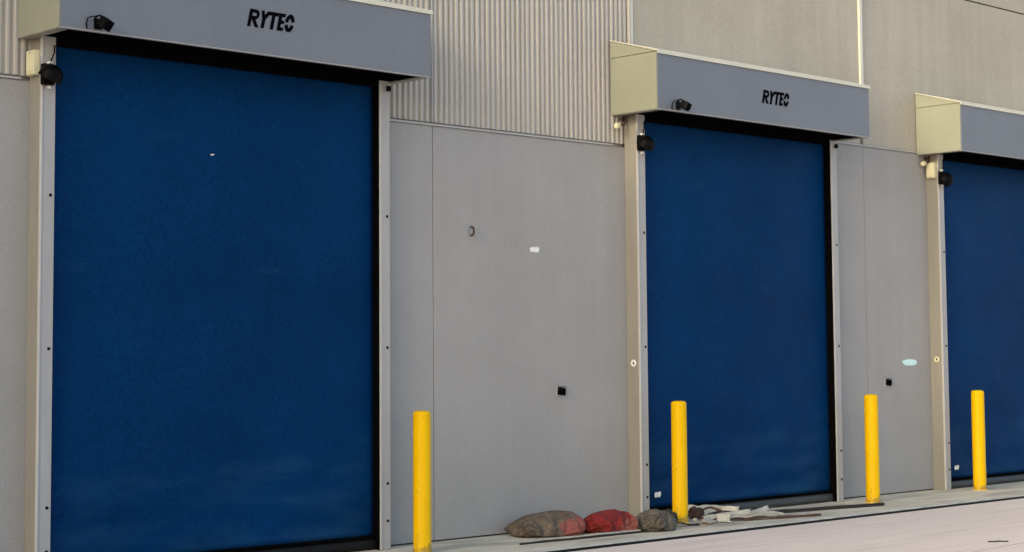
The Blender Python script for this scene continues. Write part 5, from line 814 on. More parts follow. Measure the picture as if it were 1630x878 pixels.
SACK_C = '''
-159 -117 113 -176 -119 116 -179 -118 99 -176 -102 96 -173 -92 83 -158 -84 77 -175 -83 75 -163 -73 82 -179 -78 83 -185 -63 76 -190 -47 71 -192 -30 69 
-195 -13 68 -195 5 67 -196 23 66 -191 38 60 -198 55 61 -190 70 58 -178 82 54 -191 90 62 -204 101 68 -212 116 71 -216 133 75 -169 -131 120 -163 -125 
103 -167 -109 109 -159 -110 93 -154 -96 82 -160 -86 96 -178 -89 93 -164 -80 99 -177 -68 98 -188 -54 92 -187 -37 86 -178 -23 79 -184 -6 82 -182 11 78 
-182 30 77 -190 46 77 -193 64 77 -183 79 73 -173 94 68 -186 106 72 -199 111 83 -212 124 89 -199 125 76 -155 -145 117 -156 -125 121 -155 -121 102 -143 
-109 98 -153 -93 100 -169 -100 102 -182 -90 111 -177 -72 109 -170 -54 108 -186 -45 108 -181 -28 100 -168 -17 93 -174 0 95 -181 18 95 -185 36 94 -187 
54 93 -185 73 91 -171 84 86 -176 102 85 -182 120 83 -194 123 97 -200 139 89 -198 143 70 -141 -137 106 -159 -132 104 -147 -128 118 -155 -111 111 -152 
-94 118 -167 -105 119 -174 -90 127 -165 -73 123 -175 -57 125 -177 -38 122 -174 -20 115 -167 -5 106 -159 10 97 -167 27 103 -176 43 108 -179 62 108 -178 
81 105 -171 98 98 -164 114 91 -178 123 101 -187 140 100 -188 152 85 -184 154 65 -150 -141 92 -148 -120 94 -133 -125 106 -138 -110 118 -158 -111 119 
-165 -110 137 -164 -90 141 -166 -71 140 -166 -51 139 -165 -32 133 -163 -13 127 -161 5 119 -158 22 110 -155 39 101 -162 51 116 -168 69 121 -164 87 115 
-155 103 106 -166 119 109 -173 138 111 -175 154 100 -172 160 81 -169 164 60 -139 -143 79 -136 -133 98 -131 -113 92 -138 -98 104 -144 -100 123 -148 
-107 142 -148 -88 134 -148 -69 141 -149 -48 143 -148 -29 138 -147 -9 133 -145 9 125 -143 28 117 -141 46 110 -148 59 123 -156 76 132 -148 92 124 -155 
111 122 -159 131 120 -161 150 114 -158 159 96 -155 164 76 -152 171 56 -123 -152 79 -119 -134 94 -117 -116 102 -122 -96 108 -128 -108 124 -130 -105 144 
-130 -86 135 -131 -65 136 -131 -46 144 -130 -26 140 -130 -6 136 -127 11 125 -125 30 117 -130 50 124 -135 69 129 -144 82 143 -145 102 138 -145 122 133 
-145 141 126 -143 155 111 -141 164 92 -138 172 73 -135 173 51 -110 -146 92 -108 -127 81 -105 -109 91 -105 -103 111 -111 -112 129 -113 -102 147 -122 
-83 151 -117 -63 147 -114 -43 143 -115 -25 132 -112 -5 136 -110 14 126 -117 32 133 -119 53 137 -127 70 145 -131 90 152 -130 110 145 -130 130 137 -128 
146 124 -126 159 107 -124 168 89 -121 174 68 -118 167 47 -94 -153 90 -91 -132 83 -106 -126 97 -103 -120 117 -94 -110 134 -98 -92 145 -107 -76 156 -103 
-66 137 -99 -45 133 -99 -24 139 -94 -4 136 -103 14 143 -109 34 149 -112 55 153 -115 76 157 -115 97 157 -114 116 148 -113 134 137 -111 150 122 -109 162 
104 -106 172 85 -103 173 64 -101 172 42 -82 -158 76 -82 -144 94 -95 -135 109 -86 -117 117 -85 -98 125 -96 -80 132 -90 -82 153 -85 -66 140 -84 -45 143 
-83 -23 147 -90 -4 153 -95 16 159 -98 37 162 -98 59 164 -98 81 163 -98 102 159 -97 121 148 -95 138 135 -93 153 119 -91 165 101 -89 172 81 -87 167 60 
-89 159 40 -78 -145 70 -84 -128 83 -79 -129 106 -84 -109 101 -84 -89 110 -81 -91 132 -73 -86 151 -79 -66 157 -81 -45 161 -82 -23 165 -83 -2 169 -83 20 
171 -82 41 171 -82 63 169 -81 85 166 -80 105 158 -79 124 147 -77 141 134 -76 155 117 -74 164 98 -73 165 76 -78 151 60 -73 165 43 -78 -127 74 -72 -137 
94 -75 -115 96 -77 -113 117 -67 -95 112 -64 -94 134 -59 -77 146 -63 -62 162 -65 -42 169 -66 -20 173 -66 1 175 -66 23 175 -65 45 173 -65 67 171 -64 88 
167 -63 108 158 -61 126 146 -60 143 133 -58 157 116 -58 157 94 -57 159 72 -62 145 56 -56 160 39 -68 -142 68 -58 -132 86 -71 -131 103 -62 -119 117 -57 
-100 126 -53 -80 135 -65 -63 137 -52 -54 151 -49 -36 163 -49 -17 174 -49 4 176 -48 26 176 -48 48 174 -47 70 172 -46 91 168 -45 111 158 -44 128 146 -42 
145 132 -42 151 111 -45 146 90 -41 151 69 -46 139 52 -41 153 34 -74 -127 65 -65 -115 83 -55 -129 98 -49 -111 108 -53 -90 112 -47 -71 121 -48 -64 142 
-42 -43 140 -38 -27 153 -32 -14 170 -31 8 174 -31 29 177 -30 51 175 -30 73 172 -29 94 169 -28 113 158 -26 130 145 -25 145 129 -27 143 107 -28 150 87 
-26 144 66 -37 155 51 -23 152 34 -59 -122 57 -48 -117 77 -38 -125 95 -38 -103 96 -36 -93 115 -35 -80 132 -32 -65 148 -25 -45 142 -20 -25 151 -15 -10 
165 -16 12 166 -13 32 174 -15 53 167 -13 75 167 -11 96 168 -10 115 156 -8 131 142 -8 143 124 -11 150 104 -13 157 84 -33 157 76 -23 164 57 -16 167 36 
-48 -136 58 -36 -130 78 -21 -122 92 -25 -107 107 -19 -88 114 -18 -83 135 -14 -67 150 -7 -47 146 -3 -26 150 -1 -5 156 2 12 169 2 34 164 3 55 168 4 77 
173 6 96 164 7 114 151 7 127 134 1 132 113 -9 135 94 -12 143 74 -16 164 77 -6 159 59 2 169 40 -35 -124 53 -21 -125 72 -19 -106 82 -8 -107 102 -6 -97 
121 -1 -86 139 3 -69 152 7 -48 157 10 -27 162 17 -6 160 19 15 165 17 35 174 19 56 177 21 77 169 23 95 158 23 111 143 18 118 123 6 117 104 1 124 84 -4 
145 89 0 165 83 9 165 64 19 171 43 -22 -114 48 -6 -119 65 -2 -111 85 6 -96 99 12 -97 120 17 -84 137 21 -68 150 24 -48 159 27 -28 167 29 -7 172 31 14 
177 33 36 180 36 57 174 38 76 165 39 93 150 36 105 132 28 108 112 16 106 94 10 127 99 12 148 97 18 166 86 26 160 67 36 169 48 -8 -123 53 7 -107 61 16 
-111 81 20 -107 102 29 -96 118 34 -82 135 39 -65 147 41 -45 155 44 -24 161 45 -3 165 43 19 164 50 36 175 54 57 171 54 74 157 53 88 140 48 98 122 37 95 
103 31 114 94 25 130 108 28 151 103 35 166 89 43 158 71 53 168 53 7 -133 58 19 -117 69 31 -102 81 37 -104 101 38 -84 110 49 -76 127 55 -62 143 58 -42 
150 58 -20 152 54 1 150 59 14 167 62 35 162 70 55 164 68 69 147 66 82 130 61 91 111 50 97 92 41 110 108 43 132 111 45 153 108 53 166 92 61 157 74 70 
165 55 22 -141 62 29 -127 79 40 -112 92 54 -98 101 53 -87 120 63 -68 119 72 -59 137 72 -37 140 67 -16 137 68 -8 157 74 13 157 79 32 167 76 45 150 79 
61 135 76 73 118 67 79 99 64 101 104 56 117 115 56 132 100 63 150 110 70 165 96 76 165 75 87 160 56 38 -148 66 45 -135 84 51 -122 101 59 -107 114 68 
-92 127 76 -72 131 87 -53 130 80 -34 124 78 -28 145 85 -9 154 87 8 167 91 26 156 88 40 139 77 48 123 84 62 107 81 83 109 74 102 118 72 124 118 74 132 
97 80 148 111 88 163 97 92 157 76 92 143 59 55 -150 69 60 -129 78 69 -124 98 77 -111 113 86 -94 124 92 -73 122 93 -53 114 92 -44 133 95 -29 149 96 -16 
166 103 4 159 101 18 143 86 25 129 95 44 121 96 65 119 90 85 124 88 107 128 90 125 116 92 131 95 98 145 111 104 157 93 100 141 79 109 137 58 73 -150 
71 77 -127 74 86 -125 94 94 -114 111 103 -95 118 105 -75 110 109 -56 120 107 -49 140 109 -36 157 114 -15 163 114 -1 146 105 9 129 101 28 138 108 47 
132 104 68 134 104 90 135 105 112 131 108 126 115 110 131 93 115 142 111 121 150 92 112 131 84 107 149 72 90 -149 74 95 -126 70 103 -125 90 112 -116 
109 119 -96 111 123 -75 109 122 -65 129 122 -55 148 125 -34 151 128 -12 154 121 -11 133 118 9 141 115 30 149 116 51 147 118 73 145 120 94 141 123 112 
129 125 126 113 127 131 92 133 142 109 136 142 88 126 130 72 124 153 75 108 -147 73 112 -124 68 121 -124 89 129 -115 107 134 -94 102 137 -80 118 139 
-65 133 137 -47 144 140 -33 160 130 -26 143 133 -5 145 135 16 140 132 33 153 132 54 155 135 74 148 138 94 141 141 112 129 144 124 112 144 124 92 148 
134 110 149 131 88 142 133 68 141 154 78 126 -143 71 130 -121 68 139 -122 88 147 -112 105 148 -93 113 152 -72 115 152 -54 127 155 -44 145 152 -24 151 
143 -21 132 150 -4 142 149 16 151 149 36 158 150 57 155 151 71 140 156 92 138 159 110 127 161 124 111 163 125 90 166 137 108 164 136 86 161 135 65 151 
139 84 144 -138 69 148 -116 69 157 -118 88 163 -104 102 166 -89 116 167 -70 126 168 -52 135 158 -34 131 165 -17 140 155 -12 122 155 7 129 146 24 136 
160 37 144 167 55 151 168 75 144 171 89 130 168 102 114 179 119 111 180 124 91 182 142 101 172 151 85 168 151 65 158 156 83 160 -133 62 165 -118 78 
170 -105 92 163 -87 96 176 -76 107 177 -59 117 179 -41 126 168 -25 119 177 -10 129 163 4 123 150 16 114 161 28 127 164 47 130 160 65 138 180 66 134 
177 77 117 183 96 121 194 110 110 192 129 104 198 145 94 190 154 78 179 138 72 175 159 74 172 -118 59 177 -104 74 180 -90 87 177 -74 98 162 -65 106 
165 -46 111 182 -37 108 183 -18 113 185 1 117 173 16 114 160 27 105 162 42 117 148 54 124 159 70 121 178 68 116 195 76 113 196 95 109 185 104 95 199 
118 92 208 133 83 206 148 71 193 139 59 190 159 64 172 -98 58 182 -86 69 181 -72 82 169 -59 89 153 -51 96 167 -39 95 181 -26 94 189 -9 98 189 9 102 
182 27 103 171 41 108 159 56 106 141 60 109 158 65 104 175 70 99 192 78 95 205 91 93 202 110 91 196 115 74 214 121 70 221 138 66 210 140 51 206 159 53 
183 -82 58 171 -70 68 173 -55 77 156 -52 79 151 -36 86 164 -23 86 178 -12 83 190 2 84 186 19 87 171 29 90 169 47 91 152 52 90 138 64 92 153 74 90 169 
82 87 186 84 79 203 89 76 198 107 74 214 113 68 208 120 52 226 126 52 228 142 44 217 156 37 184 -62 60 173 -51 69 155 -51 71 150 -35 72 165 -27 77 164 
-11 72 173 4 75 187 12 69 178 26 72 178 42 79 166 54 75 151 62 75 136 70 75 151 79 73 165 87 70 180 95 66 191 83 62 195 101 57 213 100 54 222 110 45 
215 123 36 228 131 29 216 144 22 170 -47 58 154 -53 62 153 -36 59 159 -21 62 175 -17 65 179 -1 67 172 10 58 175 25 65 181 40 61 171 52 65 156 46 61 
141 54 62 137 69 57 151 77 55 166 84 52 180 89 49 196 94 47 212 94 51 204 95 38 207 110 33 219 111 21 210 126 21 216 132 7 150 -48 53 161 -37 51 172 
-29 58 172 -17 48 180 -4 51 188 9 54 184 23 49 173 34 49 163 35 60 165 45 49 153 54 45 148 67 51 151 59 64 161 71 70 175 73 64 189 75 58 202 76 50 214 
77 41 218 86 29 217 98 20 205 100 10 215 107 19 226 113 10 -175 -132 102 -162 -123 94 -177 -118 86 -165 -109 75 -175 -94 75 -161 -91 64 -166 -73 63 
-184 -75 65 -173 -61 63 -176 -43 60 -180 -25 57 -183 -7 55 -188 10 52 -200 24 49 -203 41 47 -198 59 43 -183 68 41 -195 80 47 -205 95 50 -208 113 54 
-207 130 60 -166 -149 101 -174 -136 90 -173 -129 72 -176 -115 60 -185 -99 60 -177 -83 65 -168 -84 49 -184 -75 47 -191 -62 59 -194 -43 54 -197 -25 51 
-198 -8 45 -201 10 39 -201 27 31 -190 42 35 -183 59 33 -196 72 29 -198 91 32 -197 108 39 -193 124 50 -190 126 68 -157 -134 95 -161 -141 78 -156 -123 
75 -161 -106 67 -170 -102 50 -161 -85 56 -162 -67 48 -177 -61 38 -177 -50 54 -184 -41 39 -195 -27 33 -200 -9 27 -193 8 22 -188 26 20 -185 46 18 -181 
65 16 -186 83 18 -183 100 28 -180 116 38 -176 124 55 -189 139 54 -148 -121 85 -144 -135 71 -154 -125 57 -170 -114 54 -152 -107 48 -159 -91 39 -165 -73 
31 -160 -59 45 -172 -44 38 -177 -27 47 -179 -20 28 -187 -6 39 -187 14 38 -183 33 36 -178 52 33 -173 71 31 -168 87 21 -166 106 26 -162 119 41 -176 133 
40 -177 152 48 -129 -124 84 -131 -126 65 -144 -110 60 -155 -121 46 -156 -108 31 -147 -90 27 -147 -70 28 -148 -51 35 -158 -40 49 -162 -22 39 -168 -7 27 
-187 -1 22 -174 14 27 -168 33 26 -162 53 26 -156 72 25 -151 92 24 -149 112 26 -162 127 25 -167 146 30 -164 163 42 -119 -132 71 -117 -114 62 -134 -124 
55 -140 -123 36 -138 -104 30 -140 -88 43 -132 -70 38 -137 -54 49 -144 -39 37 -155 -27 24 -174 -21 18 -175 -3 10 -173 18 10 -171 39 10 -169 60 11 -167 
80 13 -165 101 16 -162 121 18 -152 139 16 -149 151 33 -149 171 36 -101 -134 75 -108 -129 57 -124 -137 47 -123 -125 30 -129 -110 44 -123 -90 43 -118 
-70 48 -128 -58 34 -142 -48 22 -160 -41 14 -159 -21 9 -157 0 9 -155 21 9 -154 42 9 -152 63 9 -150 84 9 -149 105 10 -147 126 9 -135 138 21 -137 159 22 
-132 175 32 -110 -149 75 -120 -141 57 -114 -148 38 -109 -127 40 -114 -112 54 -106 -93 48 -118 -82 35 -135 -72 26 -145 -61 11 -143 -40 9 -141 -18 9 
-139 3 9 -138 24 9 -136 46 9 -134 67 9 -133 88 9 -131 109 9 -130 130 14 -128 152 11 -122 154 31 -116 173 24 -102 -159 63 -113 -153 46 -97 -141 39 -99 
-127 56 -98 -105 55 -115 -107 42 -126 -96 27 -129 -81 12 -127 -59 10 -125 -38 9 -123 -16 9 -122 5 9 -120 27 9 -118 49 9 -117 70 9 -115 92 9 -115 113 
15 -113 134 10 -110 155 11 -104 155 32 -98 173 22 -99 -142 66 -99 -158 54 -97 -139 56 -84 -121 58 -100 -118 44 -107 -109 26 -110 -88 29 -111 -80 10 
-109 -58 9 -108 -36 9 -106 -14 9 -104 8 9 -102 29 9 -101 51 9 -99 73 9 -99 94 16 -98 114 9 -95 136 10 -93 158 11 -87 155 32 -80 173 21 -83 -143 56 -89 
-157 41 -83 -138 47 -98 -124 48 -93 -123 27 -95 -106 39 -96 -95 21 -93 -78 10 -92 -56 9 -90 -34 9 -88 -12 9 -86 10 9 -85 32 9 -83 53 9 -83 74 17 -82 
94 9 -80 116 9 -78 138 10 -75 159 10 -69 151 29 -63 169 18 -70 -141 45 -83 -147 29 -89 -125 35 -88 -109 48 -77 -119 32 -79 -99 40 -78 -95 18 -76 -75 9 
-74 -53 9 -72 -32 9 -71 -10 9 -69 12 9 -67 34 9 -67 54 17 -67 74 9 -65 96 9 -62 118 9 -60 139 10 -57 161 9 -52 148 27 -46 166 14 -80 -129 42 -84 -131 
21 -70 -124 38 -71 -104 44 -70 -107 22 -62 -94 38 -61 -94 16 -58 -73 10 -56 -51 9 -55 -29 9 -53 -8 9 -51 14 10 -52 34 18 -51 54 10 -49 76 9 -47 98 10 
-45 119 11 -44 141 17 -40 160 9 -34 149 27 -30 168 17 -67 -136 39 -68 -137 17 -62 -118 24 -54 -107 42 -52 -108 20 -44 -95 35 -43 -92 14 -41 -71 11 -39 
-49 9 -37 -27 10 -35 -6 10 -36 15 18 -36 35 10 -34 56 9 -32 78 10 -30 100 13 -30 120 21 -27 139 12 -22 159 7 -17 147 24 -13 166 13 -49 -138 35 -51 
-138 13 -44 -120 22 -36 -109 39 -35 -111 18 -27 -96 33 -26 -90 12 -24 -68 16 -23 -47 16 -19 -26 12 -20 -5 19 -20 15 10 -18 36 13 -16 58 11 -14 79 15 
-15 100 23 -16 118 10 -10 138 15 -4 158 11 -8 159 33 4 169 16 -37 -127 30 -33 -141 14 -26 -122 20 -19 -112 38 -17 -113 16 -9 -98 29 -8 -87 10 -7 -66 
10 -7 -44 10 -3 -24 19 -4 -5 9 -2 17 10 -1 39 10 1 60 15 1 80 24 -3 96 10 2 117 9 7 138 10 12 158 18 8 158 39 20 162 20 -19 -131 33 -16 -145 16 -9 
-124 18 -1 -115 36 1 -116 15 8 -99 26 10 -85 10 10 -63 11 11 -41 9 12 -19 10 12 2 13 6 20 25 15 39 18 16 59 25 11 74 11 15 96 10 20 117 10 25 138 10 
28 153 24 25 160 45 37 158 25 -2 -132 33 2 -147 18 8 -127 16 16 -118 35 18 -118 13 25 -100 21 27 -82 10 28 -60 10 28 -38 11 29 -16 14 23 1 26 22 20 17 
30 38 26 25 53 11 29 74 10 33 96 10 38 117 10 41 137 17 36 144 37 43 161 48 51 165 28 15 -137 37 19 -150 19 26 -130 15 34 -120 33 36 -121 11 40 -100 
10 45 -78 10 45 -57 11 45 -35 16 41 -17 27 36 -1 14 38 21 10 40 42 12 33 56 27 37 78 25 45 98 22 54 116 13 56 133 26 50 140 46 60 159 50 69 166 30 31 
-143 41 37 -151 21 43 -132 13 51 -124 32 53 -118 11 55 -98 19 57 -77 22 61 -55 19 59 -35 27 51 -21 13 53 1 11 56 22 11 51 39 25 49 60 20 54 79 31 62 
94 18 71 114 19 64 122 38 64 135 56 68 148 39 85 160 32 46 -151 45 54 -151 24 61 -135 11 69 -126 30 71 -116 10 72 -94 13 74 -74 19 77 -54 27 69 -39 13 
68 -17 10 69 2 20 68 23 24 67 45 26 66 65 17 71 77 34 79 90 18 72 104 34 78 119 49 82 139 57 86 146 37 94 163 47 63 -145 48 72 -149 28 78 -139 10 86 
-128 27 88 -113 11 89 -91 12 91 -74 25 86 -57 12 86 -36 10 86 -14 10 82 7 10 77 29 10 73 50 10 83 69 13 88 80 30 70 92 33 84 102 47 94 121 44 79 135 
40 99 140 48 98 157 63 80 -142 51 89 -146 31 95 -144 10 94 -122 12 98 -103 23 106 -88 10 101 -67 12 95 -52 27 89 -32 27 83 -11 27 81 11 27 79 33 27 75 
54 27 92 66 27 80 72 44 88 90 34 79 109 31 95 122 26 89 142 27 104 154 38 112 163 56 98 -143 53 104 -136 32 113 -140 13 111 -118 10 107 -97 10 119 -83 
22 117 -62 17 111 -44 28 104 -24 24 96 -5 16 90 16 13 87 37 12 91 56 21 89 58 43 95 77 53 96 98 47 97 109 29 103 126 42 107 140 25 108 140 47 125 152 
54 113 -134 54 122 -137 34 129 -132 14 127 -111 10 124 -90 11 121 -68 11 132 -56 25 124 -37 19 116 -19 11 111 2 13 105 22 20 88 32 29 104 46 27 100 66 
30 107 83 41 96 96 29 114 108 31 119 128 36 113 148 40 123 131 48 128 140 67 131 -129 53 139 -131 33 144 -122 14 139 -101 18 131 -83 26 138 -72 10 138 
-51 10 138 -30 9 131 -12 18 121 4 28 105 14 36 95 31 45 110 46 43 116 63 34 102 76 25 105 94 14 114 113 14 122 133 19 126 151 29 132 147 48 147 141 63 
147 -134 46 155 -123 30 156 -109 15 152 -93 28 145 -79 14 142 -61 24 152 -44 17 138 -33 26 125 -18 34 122 -1 44 115 18 50 111 37 48 110 38 27 110 57 
17 112 76 10 123 93 15 125 109 28 137 126 26 143 145 31 142 161 43 149 159 63 160 -121 42 155 -105 31 170 -97 20 162 -79 25 157 -67 9 159 -60 28 154 
-41 34 147 -23 37 138 -7 28 128 10 32 131 24 46 122 36 33 119 54 26 126 55 9 129 75 11 132 84 28 138 101 37 147 119 39 156 137 41 158 156 35 165 160 
54 170 -104 42 162 -88 34 180 -85 29 176 -73 13 164 -63 25 160 -48 15 162 -30 23 160 -12 30 149 3 37 139 18 44 140 36 37 132 36 19 133 50 32 142 55 15 
147 74 10 149 79 28 149 97 23 156 116 23 165 133 26 174 150 28 181 159 44 179 -87 43 171 -71 36 187 -67 27 179 -55 15 171 -47 31 168 -32 20 164 -17 10 
153 -3 16 144 12 23 135 27 29 152 34 23 139 41 35 149 51 22 152 70 22 165 71 10 167 78 26 164 92 13 171 109 14 181 124 20 190 140 27 197 155 34 175 
-69 48 184 -57 38 169 -63 29 184 -52 33 185 -38 22 181 -20 19 173 -5 20 162 8 26 156 25 23 149 31 39 153 48 34 140 56 25 151 54 40 156 52 22 172 55 16 
178 72 13 182 89 10 186 102 22 183 114 36 193 128 42 205 141 43 176 -50 51 168 -65 46 170 -48 41 178 -34 34 188 -21 29 175 -11 33 178 6 33 173 22 28 
165 37 33 155 48 41 138 42 43 149 56 41 159 70 37 164 53 39 179 57 32 183 74 30 195 80 19 190 88 34 198 103 37 207 118 34 202 133 26 157 -57 54 168 
-45 48 180 -35 51 187 -22 45 190 -6 40 179 5 42 167 16 44 168 33 43 152 33 46 153 43 59 139 53 57 140 68 52 156 62 54 171 57 55 187 58 49 197 63 38 
207 68 27 201 82 19 196 98 17 193 114 20 204 121 10 
'''

def sandbag(loc, rz, data, sc, m_):
    nu, nv = 34, 22
    c = [int(q)/1000 for q in data.split()]
    V = [(c[i]*sc[0], c[i+1]*sc[1], max(0, c[i+2]-.007)*sc[2]) for i in range(0, len(c), 3)]
    bm = bmesh.new(); vs_ = [bm.verts.new(v) for v in V]; idx = {}; n = 0
    for side in (0, 1):
        for i in range(nu+1):
            for j in range(nv+1):
                if side == 1 and (i in (0, nu) or j in (0, nv)): idx[1, i, j] = idx[0, i, j]
                else: idx[side, i, j] = n; n += 1
        for i in range(nu):
            for j in range(nv):
                q = [vs_[idx[side, i, j]], vs_[idx[side, i+1, j]], vs_[idx[side, i+1, j+1]], vs_[idx[side, i, j+1]]]
                bm.faces.new(q if side == 0 else q[::-1])
    o = obj('sandbag', bm, m_, None, (loc[0], loc[1], .002), smooth=True, rot=(0, 0, rz))
    md = o.modifiers.new('smooth', 'SUBSURF'); md.levels = 1; md.render_levels = 2
    return o
s1 = sandbag((4.60, -.32), -.35, SACK_A, (.85, .85, .80), 'bag_brown')
tag(s1, 'brown burlap sandbag with a faded red patch, against the wall', 'sandbag', 'sandbags on the apron')
s2 = sandbag((5.05, -.54), -.25, SACK_B, (.86, .86, .84), 'bag_red')
tag(s2, 'bright red sandbag in the middle of the row', 'sandbag', 'sandbags on the apron')
s3 = sandbag((5.45, -.71), .1, SACK_C, (.80, .9, 1.05), 'bag_grey')
tag(s3, 'grey brown slumped sandbag beside the second bollard', 'sandbag', 'sandbags on the apron')

# ------------------------------------------------------------------ strips, bars and rubbish on the apron
def bar(name, p, q, w, h, m_, label, cat, z=.001, bend=.006, seed=0, nseg=14, taper=1.0):
    p, q = Vector((*p, 0)), Vector((*q, 0)); d = (q-p); ln = d.length; d.normalize(); s = Vector((-d.y, d.x, 0))
    bm = bmesh.new(); rings = []
    for i in range(nseg+1):
        u = i/nseg; c = d*(ln*(u-.5)) + s*bend*3*noise.noise(Vector((u*3, seed, 0)))
        lift = abs(bend*2*noise.noise(Vector((u*2.5, seed+3, 1))))
        ww = w*(1+(taper-1)*u)/2
        rings.append([bm.verts.new(c+s*k*ww+Vector((0, 0, zz+lift))) for k, zz in ((-1, 0), (1, 0), (1, h), (-1, h))])
    for a, b in zip(rings, rings[1:]):
        for k in range(4): bm.faces.new((a[k], a[(k+1)%4], b[(k+1)%4], b[k]))
    bm.faces.new(rings[0]); bm.faces.new(rings[-1][::-1])
    mid = (p+q)/2
    return tag(obj(name, bm, m_, None, (mid.x, mid.y, z)), label, cat)
bar('strip_shadow', (3.90, -.66), (5.30, -.735), .018, .013, 'dark_rust', 'dark bar painted as the shadow under the pale strip before the sandbags', 'painted shadow', seed=1, bend=.003)  # dark bar takes the place of the shadow under the strip
bar('metal_strip', (3.98, -.645), (5.22, -.71), .045, .010, 'palestrip', 'long thin pale metal strip lying in front of the sandbags', 'strip', z=.016, seed=1, bend=.003)
bar('iron_bar', (7.10, -.42), (8.72, -.715), .05, .026, 'dark_rust', 'long dark iron bar lying before the middle door', 'bar', seed=2, bend=.003)
bar('wood_batten', (6.60, -.70), (7.45, -.90), .055, .016, 'rust', 'rusty brown strip lying beside the apron edge', 'strip', seed=3, bend=.012)
bar('wood_batten', (6.42, -.62), (7.05, -.72), .07, .018, 'palestrip', 'pale batten on top of the rubbish by the second bollard', 'strip', z=.022, seed=4, bend=.012, taper=.6)
bar('wood_batten', (7.0, -.36), (7.62, -.42), .06, .02, 'rust', 'short rusty batten at the foot of the middle door', 'strip', seed=5, bend=.006)
bar('wood_batten', (5.72, -.62), (6.25, -.62), .06, .012, 'wood', 'brown wooden slat at the foot of the second bollard', 'slat', seed=6, bend=.004)

def sheet(name, loc, rot, lx, ly, curl, seed, m_, label, cat, th=.006, jag=.3):
    bm = bmesh.new(); n, k_ = 18, 8; g = []
    rnd = random.Random(seed)
    for i in range(n+1):
        row = []
        u = -1+2*i/n
        for j in range(k_+1):
            v = -1+2*j/k_
            w = 1 - jag*abs(noise.noise(Vector((u*2.5, seed, .5))))
            x = lx*u*(1-jag*.5*abs(noise.noise(Vector((v*2, seed, 2)))))
            y = ly*v*w
            z = curl*(v*v)*(.6+.4*u) + .35*curl*noise.noise(Vector((u*2, v*2, seed))) + .25*curl*noise.noise(Vector((u*6, v*5, seed)))
            row.append(bm.verts.new((x, y, z+abs(curl)*.9+.004)))
        g.append(row)
    for i in range(n):
        for j in range(k_): bm.faces.new((g[i][j], g[i+1][j], g[i+1][j+1], g[i][j+1]))
    o = obj(name, bm, m_, None, loc, smooth='auto', rot=rot)
    so = o.modifiers.new('thickness', 'SOLIDIFY'); so.thickness = th; so.offset = 1
    return tag(o, label, cat)
sheet('torn_sheet', (6.74, -.24, .03), (.95, .06, -.62), .24, .06, .030, 3, 'paper', 'torn white plastic channel lying by the second bollard', 'rubbish', jag=.35, th=.008)
sheet('torn_sheet', (6.62, -.52, .012), (.5, -.05, -.25), .27, .045, .022, 8, 'palestrip', 'narrow torn off-white sheet in front of the plastic channel', 'rubbish')
sheet('torn_sheet', (7.02, -.52, .016), (.6, -.10, .10), .20, .034, .020, 12, 'palestrip', 'curled white scrap at the right end of the rubbish', 'rubbish')
sheet('torn_sheet', (6.18, -.66, .006), (.3, 0, .3), .085, .045, .016, 15, 'palestrip', 'crumpled grey scrap in front of the second bollard', 'rubbish')
sheet('torn_sheet', (6.38, -.64, .010), (.9, .2, -.4), .065, .045, .030, 19, 'paper', 'small white curl of plastic at the front of the rubbish', 'rubbish')
def lump(name, loc, r, seed, m_, label, cat, sq=(1, 1, .6)):
    bm = bmesh.new(); bmesh.ops.create_icosphere(bm, subdivisions=3, radius=1)
    for v in bm.verts:
        p = v.co.copy(); n_ = 1+.45*noise.noise(p*1.6+Vector((seed, 0, 0)))+.22*noise.noise(p*4+Vector((0, seed, 0)))
        v.co = Vector((p.x*sq[0], p.y*sq[1], max(p.z, -.55)*sq[2]))*r*n_
    mz = min(v.co.z for v in bm.verts)
    for v in bm.verts: v.co.z -= mz
    return tag(obj(name, bm, m_, None, (*loc, .002)), label, cat)
lump('crumpled_rag', (5.90, -.45), .075, 4, 'darkrag', 'dark crumpled rag between the grey sandbag and second bollard', 'rag', (1.1, .8, .9))
lump('crumpled_rag', (6.50, -.25), .085, 9, 'crumble', 'dark reddish clump of debris right of the second bollard', 'rubbish', (1, .8, .75))
lump('crumpled_rag', (5.80, -.52), .07, 14, 'darkrag', 'small dark clump at the end of the grey sandbag', 'rubbish', (1, .8, .8))
rnd = random.Random(5)
names_ = ['left of the torn channel', 'under the torn channel', 'near the pale batten', 'at the front of the rubbish', 'right of the second bollard foot', 'behind the white scraps', 'between the scraps', 'by the rusty strip']
for k, (x, y, r, mm) in enumerate(((6.40, -.42, .035, 'crumble'), (6.60, -.38, .04, 'rust'), (6.52, -.56, .028, 'crumble'), (6.34, -.52, .03, 'rust'),
                                    (6.28, -.42, .026, 'paper'), (6.66, -.46, .034, 'crumble'), (6.50, -.47, .022, 'paper'), (6.88, -.60, .028, 'rust'))):
    lump('debris_chunk', (x, y), r, 30+k, mm, ('white' if mm == 'paper' else 'reddish brown')+' crumb of debris '+names_[k], 'debris', (1.2, .8, .55))
bar('twig', (6.72, -3.06), (6.85, -3.16), .012, .008, 'dark_rust', 'tiny dark stick lying on the pale yard', 'stick', z=-.0235, seed=9, bend=.004)
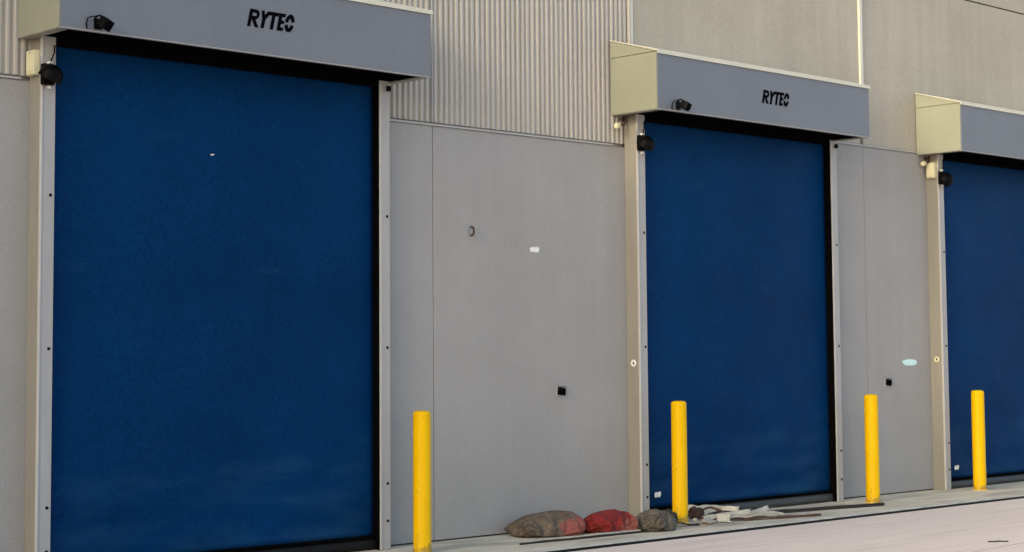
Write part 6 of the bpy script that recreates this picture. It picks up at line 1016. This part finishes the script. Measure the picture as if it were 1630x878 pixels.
def strip(path, w, t_, m_, label, cat, twist=0.0, name='scrap_strip'):
    """flat twisted ribbon along a smoothed path; path in metres, first point is the base"""
    P = [Vector(p) for p in path]; o0 = P[0].copy(); o0.z = 0
    pts = []
    for i in range(len(P)-1):
        a, b, c, d = P[max(i-1, 0)], P[i], P[i+1], P[min(i+2, len(P)-1)]
        for k in range(6):
            t = k/6
            pts.append(.5*((2*b)+(-a+c)*t+(2*a-5*b+4*c-d)*t*t+(-a+3*b-3*c+d)*t**3))
    pts.append(P[-1]); bm = bmesh.new(); rings = []
    for i, p in enumerate(pts):
        d = (pts[min(i+1, len(pts)-1)]-pts[max(i-1, 0)]).normalized()
        s_ = Vector((-d.y, d.x, 0)).normalized(); u_ = d.cross(s_)*-1
        if u_.z < 0: u_ = -u_
        an = twist*i/len(pts); s2_ = math.cos(an)*s_+math.sin(an)*u_; u2_ = -math.sin(an)*s_+math.cos(an)*u_
        ww = w/2*(1+.25*noise.noise(Vector((i*.4, w*90, 0))))
        q = p-o0
        rings.append([bm.verts.new(q+s2_*k*ww+u2_*h) for k, h in ((-1, 0), (1, 0), (1, t_), (-1, t_))])
    for a, b in zip(rings, rings[1:]):
        for k in range(4): bm.faces.new((a[k], a[(k+1)%4], b[(k+1)%4], b[k]))
    bm.faces.new(rings[0]); bm.faces.new(rings[-1][::-1])
    return tag(obj(name, bm, m_, None, tuple(o0), smooth='auto'), label, cat)
strip([(6.36, -.46, .012), (6.50, -.42, .05), (6.66, -.46, .06), (6.80, -.50, .03)], .030, .004, 'dark_rust', 'dark bent strap arching over the white rubbish', 'strap', 1.2)
strip([(6.30, -.58, .010), (6.44, -.60, .035), (6.56, -.66, .020), (6.72, -.66, .012)], .024, .004, 'crumble', 'reddish brown ribbon at the front of the rubbish', 'strap', .8)
strip([(6.86, -.58, .010), (7.00, -.58, .028), (7.14, -.62, .034), (7.24, -.66, .012)], .028, .005, 'palestrip', 'pale curved strap at the right end of the rubbish', 'strap', 1.0)
strip([(6.46, -.30, .05), (6.54, -.36, .10), (6.60, -.42, .08), (6.66, -.50, .03)], .026, .004, 'rust', 'rusty curl of metal beside the torn channel', 'strap', 1.6)
strip([(6.76, -.44, .012), (6.92, -.47, .03), (7.06, -.46, .022)], .030, .004, 'dark_rust', 'short dark strap behind the curled white scrap', 'strap', .6)
strip([(5.74, -.58, .008), (5.84, -.60, .03), (5.93, -.66, .012), (6.04, -.67, .006)], .022, .004, 'dark_rust', 'dark curled strap in front of the second bollard foot', 'strap', 1.0)
bm = bmesh.new()
bx(bm, -60, 80, -.003, .003, -.004, .0008)
yj = obj('saw_cut', bm, 'seal', bpy.data.objects['yard'], (6.4, -3.31, -.024), rot=(0, 0, .06))
